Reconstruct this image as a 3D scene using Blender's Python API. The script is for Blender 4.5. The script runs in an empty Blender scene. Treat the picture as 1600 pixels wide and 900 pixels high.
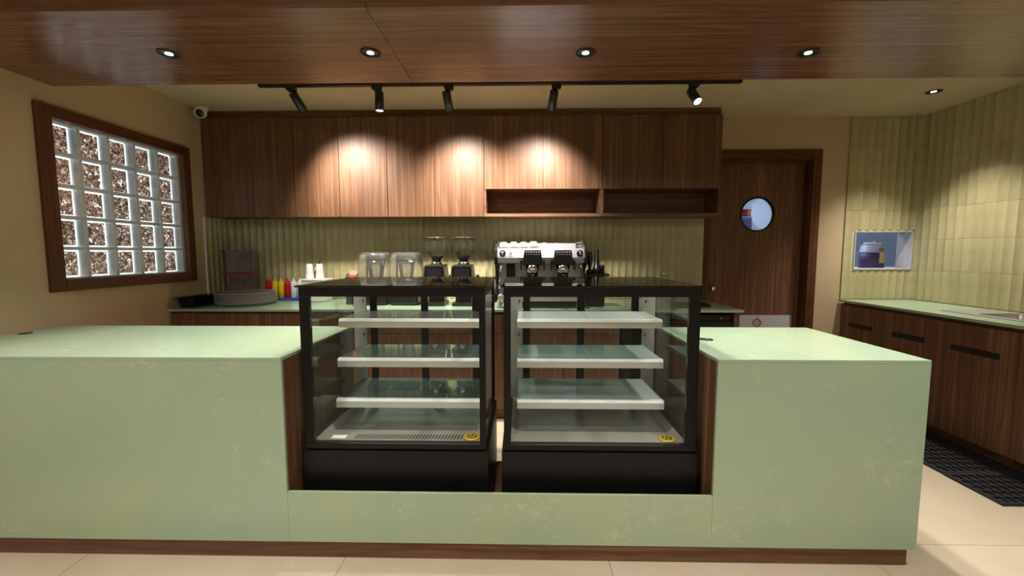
import bpy, bmesh, math, random
from mathutils import Vector, Matrix
random.seed(7)
scene = bpy.context.scene
COL = scene.collection

# ------------------------------------------------------------------ camera
cam_d = bpy.data.cameras.new('camera')
cam = bpy.data.objects.new('camera', cam_d); COL.objects.link(cam)
cr_ = Vector((0.99979227, 0.02036595, -0.00079693)); cu_ = Vector((-0.00092279, 0.0842924, 0.99644064)); cf_ = Vector((-0.02036063, 0.99623291, -0.08429368))
mrot = Matrix((cr_, cu_, -cf_)).transposed()
cam.matrix_world = Matrix.Translation((0, 0, 1.392)) @ mrot.to_4x4()
cam_d.sensor_fit = 'HORIZONTAL'; cam_d.sensor_width = 36.0
cam_d.lens = 653.9643 / 1600 * 36.0
cam_d.clip_start = 0.02; cam_d.clip_end = 60
scene.camera = cam
# ------------------------------------------------------------------ view, world
vs = scene.view_settings
vs.view_transform = 'Standard'; vs.look = 'None'; vs.gamma = 1.0; vs.use_curve_mapping = False
vs.exposure = 0.0
world = bpy.data.worlds.new('world'); scene.world = world; world.use_nodes = True
wb = world.node_tree.nodes['Background']
wb.inputs[0].default_value = (0.93, 0.96, 1.0, 1); wb.inputs[1].default_value = 6.8
scene.cycles.max_bounces = 8; scene.cycles.diffuse_bounces = 4; scene.cycles.glossy_bounces = 4
scene.cycles.transmission_bounces = 6; scene.cycles.transparent_max_bounces = 24
scene.cycles.caustics_reflective = False; scene.cycles.caustics_refractive = False
scene.cycles.sample_clamp_indirect = 3.0
scene.cycles.use_denoising = True
# light levels (watts)
W_DOWN = 118.0; W_TRACK = 180.0; W_ROOM = 19.0; W_STORE = 25.0; W_FRONT = 125.0
WARM = (1.0, 0.925, 0.83); NEUT = (0.99, 0.985, 1.0); COOL = (0.56, 0.71, 1.0)

def area_light(name, loc, size, power, color, aim=(0, 0, -1), sizey=None):
    d = bpy.data.lights.new(name, 'AREA'); d.energy = power; d.color = color
    d.shape = 'RECTANGLE'; d.size = size; d.size_y = sizey or size
    o = bpy.data.objects.new(name, d); COL.objects.link(o)
    o.location = loc; o.rotation_euler = Vector(aim).to_track_quat('-Z', 'Y').to_euler()
    return o
# ceiling lamps of the customer area behind the camera (their panels are built further down)
ROOM_LAMPS = [(-1.7, -0.6), (1.2, -0.6), (-1.7, -2.6), (1.2, -2.6)]
for i, (x, y) in enumerate(ROOM_LAMPS):
    area_light('customer_area_lamp_light', (x, y, 2.86), 0.55, W_ROOM, NEUT)
area_light('store_room_lamp_light', (3.3, 5.3, 2.55), 0.6, W_STORE, COOL)

# ------------------------------------------------------------------ materials
def s2l(c):
    return tuple(((v / 255) / 12.92 if v / 255 <= 0.04045 else ((v / 255 + 0.055) / 1.055) ** 2.4) for v in c)
def rgba(c): return (*s2l(c), 1.0)
class NT:
    def __init__(s, name):
        s.m = bpy.data.materials.new(name); s.m.use_nodes = True; s.t = s.m.node_tree
        s.t.nodes.clear(); s.out = s.t.nodes.new('ShaderNodeOutputMaterial')
    def n(s, typ, **kw):
        nd = s.t.nodes.new('ShaderNode' + typ)
        for k, v in kw.items():
            if k in nd.inputs: nd.inputs[k].default_value = v
            else: setattr(nd, k, v)
        return nd
    def l(s, a, b): s.t.links.new(a, b)
    def pr(s, color=None, rough=0.5, metal=0.0, spec=0.5, **kw):
        p = s.n('BsdfPrincipled'); p.inputs['Roughness'].default_value = rough; p.inputs['Metallic'].default_value = metal
        p.inputs['Specular IOR Level'].default_value = spec
        if color is not None: p.inputs['Base Color'].default_value = rgba(color)
        for k, v in kw.items(): p.inputs[k].default_value = v
        s.l(p.outputs[0], s.out.inputs[0]); return p
    def ramp(s, fac, stops):
        r = s.n('ValToRGB'); e = r.color_ramp.elements
        while len(e) < len(stops): e.new(0.5)
        for i, (p, c) in enumerate(stops): e[i].position = p; e[i].color = rgba(c)
        s.l(fac, r.inputs[0]); return r
def plain(name, color, rough=0.5, metal=0.0, spec=0.5, noise=0.0, **kw):
    t = NT(name); p = t.pr(color, rough, metal, spec, **kw)
    if noise:
        tc = t.n('TexCoord'); nz = t.n('TexNoise', Scale=40.0, Detail=3.0); t.l(tc.outputs['Object'], nz.inputs['Vector'])
        a = tuple(max(0, v * (1 - noise)) for v in color); b = tuple(min(255, v * (1 + noise)) for v in color)
        r = t.ramp(nz.outputs['Fac'], [(0.3, a), (0.7, b)]); t.l(r.outputs[0], p.inputs['Base Color'])
    return t.m
def wood(name, axis, dark, mid, light, rough=0.47, spec=0.35):
    """walnut laminate, grain along axis"""
    t = NT(name); p = t.pr(None, rough, 0, spec)
    tc = t.n('TexCoord'); oi = t.n('ObjectInfo')
    mul = t.n('Math', operation='MULTIPLY'); mul.inputs[1].default_value = 37.0; t.l(oi.outputs['Random'], mul.inputs[0])
    cmb = t.n('CombineXYZ')
    for i in range(3): t.l(mul.outputs[0], cmb.inputs[i])
    add = t.n('VectorMath', operation='ADD'); t.l(tc.outputs['Object'], add.inputs[0]); t.l(cmb.outputs[0], add.inputs[1])
    def mapped(across, along):
        mp = t.n('Mapping'); sc = [across] * 3; sc['xyz'.index(axis)] = along
        mp.inputs['Scale'].default_value = sc; t.l(add.outputs[0], mp.inputs['Vector']); return mp
    m1 = mapped(4.5, 0.5); m2 = mapped(46.0, 0.55); m3 = mapped(190.0, 2.0)
    n1 = t.n('TexNoise', Scale=1.0, Detail=3.0, Distortion=0.9); t.l(m1.outputs[0], n1.inputs['Vector'])
    # cathedral rings: sine of the low noise
    ms = t.n('Math', operation='MULTIPLY'); ms.inputs[1].default_value = 62.0; t.l(n1.outputs['Fac'], ms.inputs[0])
    sn = t.n('Math', operation='SINE'); t.l(ms.outputs[0], sn.inputs[0])
    n2 = t.n('TexNoise', Scale=1.0, Detail=4.0, Roughness=0.6); t.l(m2.outputs[0], n2.inputs['Vector'])
    n3 = t.n('TexNoise', Scale=1.0, Detail=2.0); t.l(m3.outputs[0], n3.inputs['Vector'])
    a = t.n('Math', operation='MULTIPLY_ADD'); a.inputs[1].default_value = 0.05; t.l(sn.outputs[0], a.inputs[0]); t.l(n2.outputs['Fac'], a.inputs[2])
    b = t.n('Math', operation='MULTIPLY_ADD'); b.inputs[1].default_value = 0.13; t.l(n3.outputs['Fac'], b.inputs[0]); t.l(a.outputs[0], b.inputs[2])
    c = t.n('Math', operation='MULTIPLY_ADD'); c.inputs[1].default_value = 0.35; t.l(n1.outputs['Fac'], c.inputs[0]); t.l(b.outputs[0], c.inputs[2])
    r = t.ramp(c.outputs[0], [(0.36, dark), (0.74, mid), (1.14, light)])
    t.l(r.outputs[0], p.inputs['Base Color'])
    bp = t.n('Bump', Strength=0.015, Distance=0.001); t.l(b.outputs[0], bp.inputs['Height']); t.l(bp.outputs[0], p.inputs['Normal'])
    return t.m
WD = ((73, 49, 33), (103, 71, 49), (133, 98, 72))
M = {}
M['wood_z'] = wood('walnut_vertical', 'z', *WD)
M['wood_x'] = wood('walnut_across', 'x', *WD)
M['wood_y'] = wood('walnut_deep', 'y', *WD)
M['soffit'] = wood('walnut_soffit', 'x', (78, 50, 33), (108, 71, 48), (132, 93, 66), rough=0.25, spec=0.8)
M['frame_wood_z'] = wood('stained_frame_upright', 'z', (60, 33, 17), (86, 50, 28), (106, 66, 40), rough=0.42)
M['frame_wood_y'] = wood('stained_frame_rail', 'y', (60, 33, 17), (86, 50, 28), (106, 66, 40), rough=0.42)
M['frame_wood_x'] = wood('stained_frame_head', 'x', (60, 33, 17), (86, 50, 28), (106, 66, 40), rough=0.42)

def plaster(name, a, b, rough=0.75):
    t = NT(name); p = t.pr(None, rough, 0, 0.3)
    tc = t.n('TexCoord'); nz = t.n('TexNoise', Scale=1.1, Detail=6.0, Roughness=0.6, Distortion=0.5); t.l(tc.outputs['Object'], nz.inputs['Vector'])
    r = t.ramp(nz.outputs['Fac'], [(0.32, a), (0.68, b)]); t.l(r.outputs[0], p.inputs['Base Color'])
    n2 = t.n('TexNoise', Scale=14.0, Detail=5.0); t.l(tc.outputs['Object'], n2.inputs['Vector'])
    bp = t.n('Bump', Strength=0.08, Distance=0.004); t.l(n2.outputs['Fac'], bp.inputs['Height']); t.l(bp.outputs[0], p.inputs['Normal'])
    return t.m
M['wall'] = plaster('limewash_wall', (181, 159, 128), (195, 173, 142))
M['ceil'] = plaster('limewash_ceiling', (186, 169, 138), (200, 183, 152))
M['white_wall'] = plaster('store_room_wall', (206, 212, 222), (222, 226, 234))

def stone():
    t = NT('sage_quartz'); p = t.pr(None, 0.22, 0, 0.5)
    tc = t.n('TexCoord')
    n1 = t.n('TexNoise', Scale=1.7, Detail=5.0, Roughness=0.6, Distortion=0.6); t.l(tc.outputs['Object'], n1.inputs['Vector'])
    base = t.ramp(n1.outputs['Fac'], [(0.3, (150, 175, 153)), (0.5, (156, 177, 150)), (0.7, (163, 179, 147))])
    n2 = t.n('TexNoise', Scale=34.0, Detail=6.0, Roughness=0.7, Distortion=1.0); t.l(tc.outputs['Object'], n2.inputs['Vector'])
    r2 = t.n('ValToRGB'); r2.color_ramp.elements[0].position = 0.5; r2.color_ramp.elements[1].position = 0.72; t.l(n2.outputs['Fac'], r2.inputs[0])
    n3 = t.n('TexNoise', Scale=2.3, Detail=3.0, Distortion=1.2); t.l(tc.outputs['Object'], n3.inputs['Vector'])
    r3 = t.n('ValToRGB'); r3.color_ramp.elements[0].position = 0.5; r3.color_ramp.elements[1].position = 0.66; t.l(n3.outputs['Fac'], r3.inputs[0])
    mu = t.n('Math', operation='MULTIPLY'); t.l(r2.outputs[0], mu.inputs[0]); t.l(r3.outputs[0], mu.inputs[1])
    m2 = t.n('Math', operation='MULTIPLY'); m2.inputs[1].default_value = 0.6; t.l(mu.outputs[0], m2.inputs[0])
    mx = t.n('MixRGB'); mx.inputs[2].default_value = rgba((204, 211, 182)); t.l(m2.outputs[0], mx.inputs[0]); t.l(base.outputs[0], mx.inputs[1])
    t.l(mx.outputs[0], p.inputs['Base Color'])
    return t.m
M['stone'] = stone()

def floor_mat():
    t = NT('beige_porcelain'); p = t.pr(None, 0.33, 0, 0.45)
    tc = t.n('TexCoord'); oi = t.n('ObjectInfo')
    add = t.n('VectorMath', operation='ADD'); t.l(tc.outputs['Object'], add.inputs[0])
    cmb = t.n('CombineXYZ'); mul = t.n('Math', operation='MULTIPLY'); mul.inputs[1].default_value = 19.0; t.l(oi.outputs['Random'], mul.inputs[0])
    t.l(mul.outputs[0], cmb.inputs[0]); t.l(mul.outputs[0], cmb.inputs[1]); t.l(cmb.outputs[0], add.inputs[1])
    nz = t.n('TexNoise', Scale=2.2, Detail=6.0, Roughness=0.55); t.l(add.outputs[0], nz.inputs['Vector'])
    r = t.ramp(nz.outputs['Fac'], [(0.3, (196, 181, 156)), (0.7, (208, 195, 172))]); t.l(r.outputs[0], p.inputs['Base Color'])
    return t.m
M['floor'] = floor_mat()
M['grout'] = plain('floor_grout', (150, 136, 112), 0.9)

def tile_mat():
    t = NT('olive_glazed_tile'); p = t.pr(None, 0.3, 0, 0.5)
    tc = t.n('TexCoord'); oi = t.n('ObjectInfo')
    nz = t.n('TexNoise', Scale=9.0, Detail=3.0); t.l(tc.outputs['Object'], nz.inputs['Vector'])
    ad = t.n('Math', operation='MULTIPLY_ADD'); ad.inputs[1].default_value = 0.35; t.l(oi.outputs['Random'], ad.inputs[0]); t.l(nz.outputs['Fac'], ad.inputs[2])
    r = t.ramp(ad.outputs[0], [(0.4, (166, 158, 118)), (0.9, (184, 176, 136))]); t.l(r.outputs[0], p.inputs['Base Color'])
    return t.m
M['tile'] = tile_mat()
M['tile_grout'] = plain('tile_grout', (196, 188, 150), 0.85)

def thin_glass(name, tint=(255, 255, 255), refl=1.0, ior=1.45, rough=0.02, haze=0.0, hazecol=(220, 230, 225)):
    t = NT(name); tr = t.n('BsdfTransparent'); tr.inputs[0].default_value = rgba(tint)
    gl = t.n('BsdfGlossy'); gl.inputs['Roughness'].default_value = rough
    fr = t.n('Fresnel', IOR=ior)
    mu = t.n('Math', operation='MULTIPLY'); mu.inputs[1].default_value = refl; t.l(fr.outputs[0], mu.inputs[0])
    mx = t.n('MixShader'); t.l(mu.outputs[0], mx.inputs[0]); t.l(tr.outputs[0], mx.inputs[1]); t.l(gl.outputs[0], mx.inputs[2])
    last = mx
    if haze:
        df = t.n('BsdfDiffuse'); df.inputs[0].default_value = rgba(hazecol)
        m2 = t.n('MixShader'); m2.inputs[0].default_value = haze; t.l(mx.outputs[0], m2.inputs[1]); t.l(df.outputs[0], m2.inputs[2]); last = m2
    t.l(last.outputs[0], t.out.inputs[0]); return t.m
M['glass'] = thin_glass('clear_glass', (250, 253, 252), 0.4)
M['shelf_glass'] = thin_glass('clear_shelf_glass', (225, 238, 234), 1.6, haze=0.06)
M['frost_glass'] = thin_glass('greenish_frosted_shelf_glass', (218, 234, 231), 1.3, haze=0.45, hazecol=(222, 236, 234))
M['dark_glass'] = thin_glass('grey_tinted_glass', (236, 236, 232), 1.0, ior=1.7)
M['clear_plastic'] = thin_glass('clear_plastic', (247, 247, 245), 1.0, ior=1.5, haze=0.05, hazecol=(230, 228, 222))
M['box_plastic'] = thin_glass('smoky_clear_plastic', (246, 241, 244), 0.5, rough=0.08, haze=0.085, hazecol=(214, 202, 210))
M['hopper'] = thin_glass('hopper_plastic', (250, 248, 245), 0.55, ior=1.45, haze=0.02)
M['black'] = plain('black_powder_coat', (17, 15, 14), 0.42, 0, 0.25)
M['black_satin'] = plain('black_satin_plastic', (17, 17, 17), 0.32, 0, 0.5)
M['black_rub'] = plain('black_rubber', (26, 26, 26), 0.65, 0, 0.4, noise=0.2)
M['dark_gap'] = plain('dark_recess', (24, 16, 12), 0.8)
M['alu'] = plain('brushed_aluminium', (216, 217, 215), 0.34, 0.35, 0.5)
M['alu_w'] = plain('white_anodised_edge', (236, 238, 235), 0.38, 0.1, 0.5)
M['steel'] = plain('stainless_steel', (198, 196, 190), 0.26, 0.6, 0.5)
M['machine'] = plain('bright_polished_steel', (214, 217, 222), 0.22, 0.45, 0.6)
M['chrome'] = plain('polished_chrome', (226, 226, 228), 0.12, 1.0)
M['white'] = plain('white_plastic', (236, 234, 228), 0.4)
M['lining'] = plain('pale_grey_lining', (188, 188, 192), 0.5)
M['white_cer'] = plain('white_ceramic', (240, 234, 222), 0.2)
M['plate_grey'] = plain('pale_grey_print', (186, 187, 194), 0.5)
M['paper'] = plain('white_paper', (238, 236, 232), 0.7)
M['red'] = plain('red_plastic', (196, 22, 24), 0.4)
M['yellow'] = plain('yellow_plastic', (240, 214, 20), 0.4)
M['blue'] = plain('blue_plastic', (52, 104, 196), 0.45)
M['blue_lid'] = plain('blue_lid_plastic', (52, 96, 150), 0.4)
M['red_lid'] = plain('dark_red_lid_plastic', (150, 34, 56), 0.4)
M['orange'] = plain('coral_carton', (240, 96, 72), 0.5)
M['grey_tray'] = plain('grey_tray_plastic', (134, 125, 116), 0.5, noise=0.05)
M['tray_rim'] = plain('painted_light_tray_rim', (214, 206, 196), 0.4)  # paler than the dish: light on the rims put into the colour
M['screen'] = plain('dark_screen', (34, 34, 42), 0.15, 0, 0.6)
M['gold'] = plain('gold_foil', (206, 172, 52), 0.35, 0.35)
M['gold_dark'] = plain('dark_emblem_print', (70, 58, 26), 0.5)
M['copper'] = plain('copper_print', (150, 86, 60), 0.5)
M['brown_lid'] = plain('smoked_brown_plastic', (52, 40, 34), 0.25)
M['purple'] = plain('violet_plastic', (84, 66, 100), 0.5)
M['lilac'] = plain('milky_lilac_plastic', (188, 184, 204), 0.5)
M['indigo'] = plain('indigo_enamel', (130, 134, 190), 0.4)
M['tan'] = plain('tan_label', (206, 186, 128), 0.6)
M['rust'] = plain('rust_label', (176, 112, 92), 0.6)
M['charcoal_gloss'] = plain('dark_chrome_reflector', (92, 88, 84), 0.2, 0.9)
M['charcoal'] = plain('charcoal_metal', (40, 38, 36), 0.4, 0.4)
def emit(name, color, strength):
    t = NT(name); e = t.n('Emission'); e.inputs[0].default_value = (*color, 1); e.inputs[1].default_value = strength
    t.l(e.outputs[0], t.out.inputs[0]); return t.m
M['lamp'] = emit('lit_lamp_lens', (1.0, 0.93, 0.8), 9.0)
M['lamp_dim'] = emit('lit_downlight_lens', (1.0, 0.95, 0.86), 5.0)
M['panel'] = emit('lit_ceiling_panel', (1.0, 0.93, 0.82), 2.0)

def block_pane(name, back):
    """pressed glass face of a glass block: clear with strong ripples; the outer one has refracted daylight painted into its colour"""
    t = NT(name); tc = t.n('TexCoord'); oi = t.n('ObjectInfo')
    mul = t.n('Math', operation='MULTIPLY'); mul.inputs[1].default_value = 31.0; t.l(oi.outputs['Random'], mul.inputs[0])
    cmb = t.n('CombineXYZ'); t.l(mul.outputs[0], cmb.inputs[1]); t.l(mul.outputs[0], cmb.inputs[2])
    add = t.n('VectorMath', operation='ADD'); t.l(tc.outputs['Object'], add.inputs[0]); t.l(cmb.outputs[0], add.inputs[1])
    nz = t.n('TexNoise', Scale=48.0 if back else 16.0, Detail=2.5, Distortion=1.8); t.l(add.outputs[0], nz.inputs['Vector'])
    bp = t.n('Bump', Strength=0.6 if back else 0.25, Distance=0.01); t.l(nz.outputs['Fac'], bp.inputs['Height'])
    gl = t.n('BsdfGlossy'); gl.inputs['Roughness'].default_value = 0.08; t.l(bp.outputs[0], gl.inputs['Normal'])
    if back:
        r = t.ramp(nz.outputs['Fac'], [(0.36, (58, 44, 34)), (0.47, (104, 85, 72)), (0.56, (140, 124, 112)), (0.68, (240, 237, 234))])  # brown outside view and bright glints painted into the glass colour
        tl = t.n('BsdfTranslucent'); t.l(r.outputs[0], tl.inputs[0])
        tp_ = t.n('BsdfTransparent'); tp_.inputs[0].default_value = (0.8, 0.8, 0.8, 1)
        base = t.n('MixShader'); r2 = t.n('ValToRGB'); r2.color_ramp.elements[0].position = 0.54; r2.color_ramp.elements[1].position = 0.74; t.l(nz.outputs['Fac'], r2.inputs[0])
        ml = t.n('Math', operation='MULTIPLY'); ml.inputs[1].default_value = 0.3; t.l(r2.outputs[0], ml.inputs[0])
        t.l(ml.outputs[0], base.inputs[0]); t.l(tl.outputs[0], base.inputs[1]); t.l(tp_.outputs[0], base.inputs[2])
        fac = 0.08
    else:
        base = t.n('BsdfTransparent'); base.inputs[0].default_value = (0.93, 0.95, 0.95, 1); fac = 0.1
    mx = t.n('MixShader'); mx.inputs[0].default_value = fac; t.l(base.outputs[0], mx.inputs[1]); t.l(gl.outputs[0], mx.inputs[2])
    t.l(mx.outputs[0], t.out.inputs[0]); return t.m
M['pane_front'] = block_pane('clear_rippled_glass', False)
M['pane_back'] = block_pane('painted_refraction_glass', True)
def frosty():
    t = NT('frosted_block_edge'); a = t.n('BsdfTranslucent'); a.inputs[0].default_value = rgba((232, 238, 238))
    b = t.n('BsdfDiffuse'); b.inputs[0].default_value = rgba((236, 240, 240))
    mx = t.n('MixShader'); mx.inputs[0].default_value = 0.7; t.l(a.outputs[0], mx.inputs[1]); t.l(b.outputs[0], mx.inputs[2])
    gl = t.n('BsdfGlossy'); gl.inputs['Roughness'].default_value = 0.2
    m2 = t.n('MixShader'); m2.inputs[0].default_value = 0.08; t.l(mx.outputs[0], m2.inputs[1]); t.l(gl.outputs[0], m2.inputs[2])
    t.l(m2.outputs[0], t.out.inputs[0]); return t.m
M['frosty'] = frosty()
def border():
    t = NT('added_daylight_border'); a = t.n('BsdfTranslucent'); a.inputs[0].default_value = (0.8, 0.84, 0.86, 1); t.l(a.outputs[0], t.out.inputs[0]); return t.m
M['border'] = border()  # bright band added round the outer pane so daylight whitens the block sides

# ------------------------------------------------------------------ mesh helpers
class MB:
    """collects shapes; vertices are stored relative to off"""
    def __init__(s, off=(0, 0, 0)):
        s.bm = bmesh.new(); s.off = Vector(off)
    def _v(s, p): return s.bm.verts.new(Vector(p) - s.off)
    def box(s, x0, x1, y0, y1, z0, z1, bev=0.0, seg=2):
        b = bmesh.new()
        vs_ = [b.verts.new(p) for p in ((x0, y0, z0), (x1, y0, z0), (x1, y1, z0), (x0, y1, z0), (x0, y0, z1), (x1, y0, z1), (x1, y1, z1), (x0, y1, z1))]
        for f in ((3, 2, 1, 0), (4, 5, 6, 7), (0, 1, 5, 4), (1, 2, 6, 5), (2, 3, 7, 6), (3, 0, 4, 7)): b.faces.new([vs_[i] for i in f])
        if bev: bmesh.ops.bevel(b, geom=b.edges[:], offset=bev, segments=seg, profile=0.5, affect='EDGES')
        return s._merge(b)
    def _merge(s, b, mat=None):
        mp = {}
        for v in b.verts:
            p = v.co if mat is None else mat @ v.co
            mp[v] = s._v(p)
        for f in b.faces:
            try:
                nf = s.bm.faces.new([mp[v] for v in f.verts]); nf.smooth = f.smooth
            except ValueError: pass
        b.free(); return s
    def prism(s, poly, axis, a0, a1, bev=0.0):
        """polygon in the two other axes, extruded along axis"""
        b = bmesh.new()
        def P(u, v, w):
            return {'x': (w, u, v), 'y': (u, w, v), 'z': (u, v, w)}[axis]
        lo = [b.verts.new(P(u, v, a0)) for u, v in poly]; hi = [b.verts.new(P(u, v, a1)) for u, v in poly]
        n = len(poly)
        b.faces.new(lo[::-1]); b.faces.new(hi)
        for i in range(n): b.faces.new((lo[i], lo[(i + 1) % n], hi[(i + 1) % n], hi[i]))
        bmesh.ops.recalc_face_normals(b, faces=b.faces[:])
        if bev: bmesh.ops.bevel(b, geom=b.edges[:], offset=bev, segments=2, profile=0.5, affect='EDGES')
        return s._merge(b)
    def lathe(s, prof, center=(0, 0, 0), seg=24, mat=None, smooth=True, cap=True):
        """profile [(r, z)] turned round the z axis through center"""
        b = bmesh.new(); rings = []
        for r, z in prof:
            if r < 1e-6: rings.append([b.verts.new((0, 0, z))])
            else: rings.append([b.verts.new((r * math.cos(2 * math.pi * i / seg), r * math.sin(2 * math.pi * i / seg), z)) for i in range(seg)])
        for a, c in zip(rings, rings[1:]):
            for i in range(seg):
                j = (i + 1) % seg
                q = [a[0]] if len(a) == 1 else [a[i], a[j]]
                w = [c[0]] if len(c) == 1 else [c[j], c[i]]
                if len(q) + len(w) > 2:
                    f = b.faces.new(q + w); f.smooth = smooth
        if cap:
            if len(rings[0]) > 1: b.faces.new(rings[0][::-1])
            if len(rings[-1]) > 1: b.faces.new(rings[-1])
        bmesh.ops.recalc_face_normals(b, faces=b.faces[:])
        mt = Matrix.Translation(center) @ (mat if mat is not None else Matrix())
        return s._merge(b, mt)
    def tube(s, pts, r, seg=8):
        pts = [Vector(p) for p in pts]; b = bmesh.new(); rings = []
        for i, p in enumerate(pts):
            d = (pts[min(i + 1, len(pts) - 1)] - pts[max(i - 1, 0)]).normalized()
            q = d.to_track_quat('Z', 'Y')
            rr = r[i] if isinstance(r, (list, tuple)) else r
            rings.append([b.verts.new(p + q @ Vector((rr * math.cos(2 * math.pi * k / seg), rr * math.sin(2 * math.pi * k / seg), 0))) for k in range(seg)])
        for a, c in zip(rings, rings[1:]):
            for k in range(seg):
                f = b.faces.new((a[k], a[(k + 1) % seg], c[(k + 1) % seg], c[k])); f.smooth = True
        b.faces.new(rings[0][::-1]); b.faces.new(rings[-1])
        bmesh.ops.recalc_face_normals(b, faces=b.faces[:])
        return s._merge(b)
    def quad(s, a, b, c, d):
        s.bm.faces.new([s._v(p) for p in (a, b, c, d)]); return s
    def mesh(s, name):
        me = bpy.data.meshes.new(name); s.bm.to_mesh(me); s.bm.free(); return me
    def build(s, name, mat, parent=None, label=None):
        me = s.mesh(name); me.materials.append(M[mat]); return link(name, me, parent, label)
def link(name, me, parent=None, label=None, loc=(0, 0, 0)):
    o = bpy.data.objects.new(name, me); COL.objects.link(o); o.parent = parent; o.location = loc
    if label: o['label'] = label
    return o
def tag(o, label, cat, group=None):
    o['label'] = label; o['category'] = cat
    if group: o['group'] = group
    return o
def thing(name, label, cat, loc=(0, 0, 0), rot=(0, 0, 0), group=None):
    o = bpy.data.objects.new(name, None); o.empty_display_size = 0.05; COL.objects.link(o)
    o.location = loc; o.rotation_euler = rot; return tag(o, label, cat, group)
def struct(o, label=None):
    o['kind'] = 'structure'
    if label: o['label'] = label
    return o
def sempty(name, label, loc=(0, 0, 0)):
    o = bpy.data.objects.new(name, None); o.empty_display_size = 0.05; COL.objects.link(o); o.location = loc
    return struct(o, label)
def copy_tree(o, parent=None):
    c = o.copy(); COL.objects.link(c); c.parent = parent
    for ch in list(o.children): copy_tree(ch, c)
    return c

# ------------------------------------------------------------------ key dimensions (metres)
XL, XR, YB, ZC = -2.884, 3.788, 4.129, 2.665
ZT = 0.936                                   # counter height
YC, YI = 1.7723, 2.5557                      # island front / back
NL, NR, CR = -1.0455, 0.8453, 1.7385         # notch left / right, island right end
ZS = 2.416; YS0, YS1 = 1.835, 2.612          # soffit underside, front and back edge
YK = 3.325                                   # back counter front edge
YU = 3.814                                   # wall cabinet fronts
ZU = 1.717                                   # wall cabinet underside
XE = 1.772                                   # right end of the back counter / tiled backsplash
XK = 3.10                                    # right counter front edge
YF0 = -4.0

# ================================================================== SETTING
# floor of 1.2 m porcelain tiles on a grout bed
fl = MB().box(XL - .15, XR + .15, YF0, YB + .15, -0.12, -0.004).build('floor', 'grout')
struct(fl, 'beige porcelain tiled floor')
xs = [-2.0 + 1.2 * k for k in range(-1, 6)]; ys = [1.93 + 1.2 * k for k in range(-5, 3)]
g = 0.0012
for i in range(len(xs) - 1):
    for j in range(len(ys) - 1):
        x0, x1 = max(xs[i], XL), min(xs[i + 1], XR); y0, y1 = max(ys[j], YF0), min(ys[j + 1], YB)
        if x1 - x0 < .02 or y1 - y0 < .02: continue
        MB().box(x0 + g, x1 - g, y0 + g, y1 - g, -0.004, 0.0).build('tile', 'floor', fl)

# walls
hy0, hy1, hz0, hz1 = 2.5654, 3.5854, 1.212, 2.232   # opening for the glass blocks
w = MB()
w.box(XL - .15, XL, YF0 - .15, hy0, 0, 2.95); w.box(XL - .15, XL, hy1, YB + .15, 0, 2.95)
w.box(XL - .15, XL, hy0, hy1, 0, hz0); w.box(XL - .15, XL, hy0, hy1, hz1, 2.95)
wall_left = struct(w.build('wall_left', 'wall'), 'cream limewashed side wall with glass block window')
DX0, DX1, DZ1 = 1.80, 2.79, 2.292            # door opening
PX0, PX1, PZ0, PZ1 = 3.214, 3.764, 1.226, 1.596   # hatch opening
w = MB()
w.box(XL, DX0, YB, YB + .15, 0, 2.95); w.box(DX0, DX1, YB, YB + .15, DZ1, 2.95)
w.box(DX1, PX0, YB, YB + .15, 0, 2.95); w.box(PX0, PX1, YB, YB + .15, 0, PZ0); w.box(PX0, PX1, YB, YB + .15, PZ1, 2.95)
w.box(PX1, XR + .15, YB, YB + .15, 0, 2.95)
wall_back = struct(w.build('wall_back', 'wall'), 'cream limewashed back wall with door and hatch')
wall_right = struct(MB().box(XR, XR + .15, YF0 - .15, YB, 0, 2.95).build('wall_right', 'wall'), 'side wall clad in olive fluted tiles')
struct(MB().box(XL, XR, YF0 - .15, YF0, 0, 2.95).build('wall_front', 'wall'), 'cream wall behind the camera')
struct(MB().box(XL, XR, YS1, YB, ZC, ZC + .285).build('ceiling', 'ceil'), 'cream ceiling over the kitchen counter')
struct(MB().box(XL - .15, XR + .15, YF0 - .15, YS0 - .001, 2.9, 2.95).build('ceiling_customer', 'ceil'), 'cream ceiling over the customer area')

# walnut soffit above the counter: two underside boards, a front board, a back board
sof = sempty('soffit', 'walnut clad soffit band above the service counter')
MB().box(XL, -.652, YS0, YS1, ZS, ZS + .02).build('soffit_board', 'soffit', sof)
MB().box(-.648, XR, YS0, YS1, ZS, ZS + .02).build('soffit_board', 'soffit', sof)
MB().box(XL, XR, YS0, YS0 + .02, ZS + .0205, 2.95).build('fascia_board', 'wood_x', sof)
MB().box(XL, XR, YS1 - .02, YS1 - .001, ZS + .0205, 2.95).build('fascia_board', 'wood_x', sof)

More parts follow.
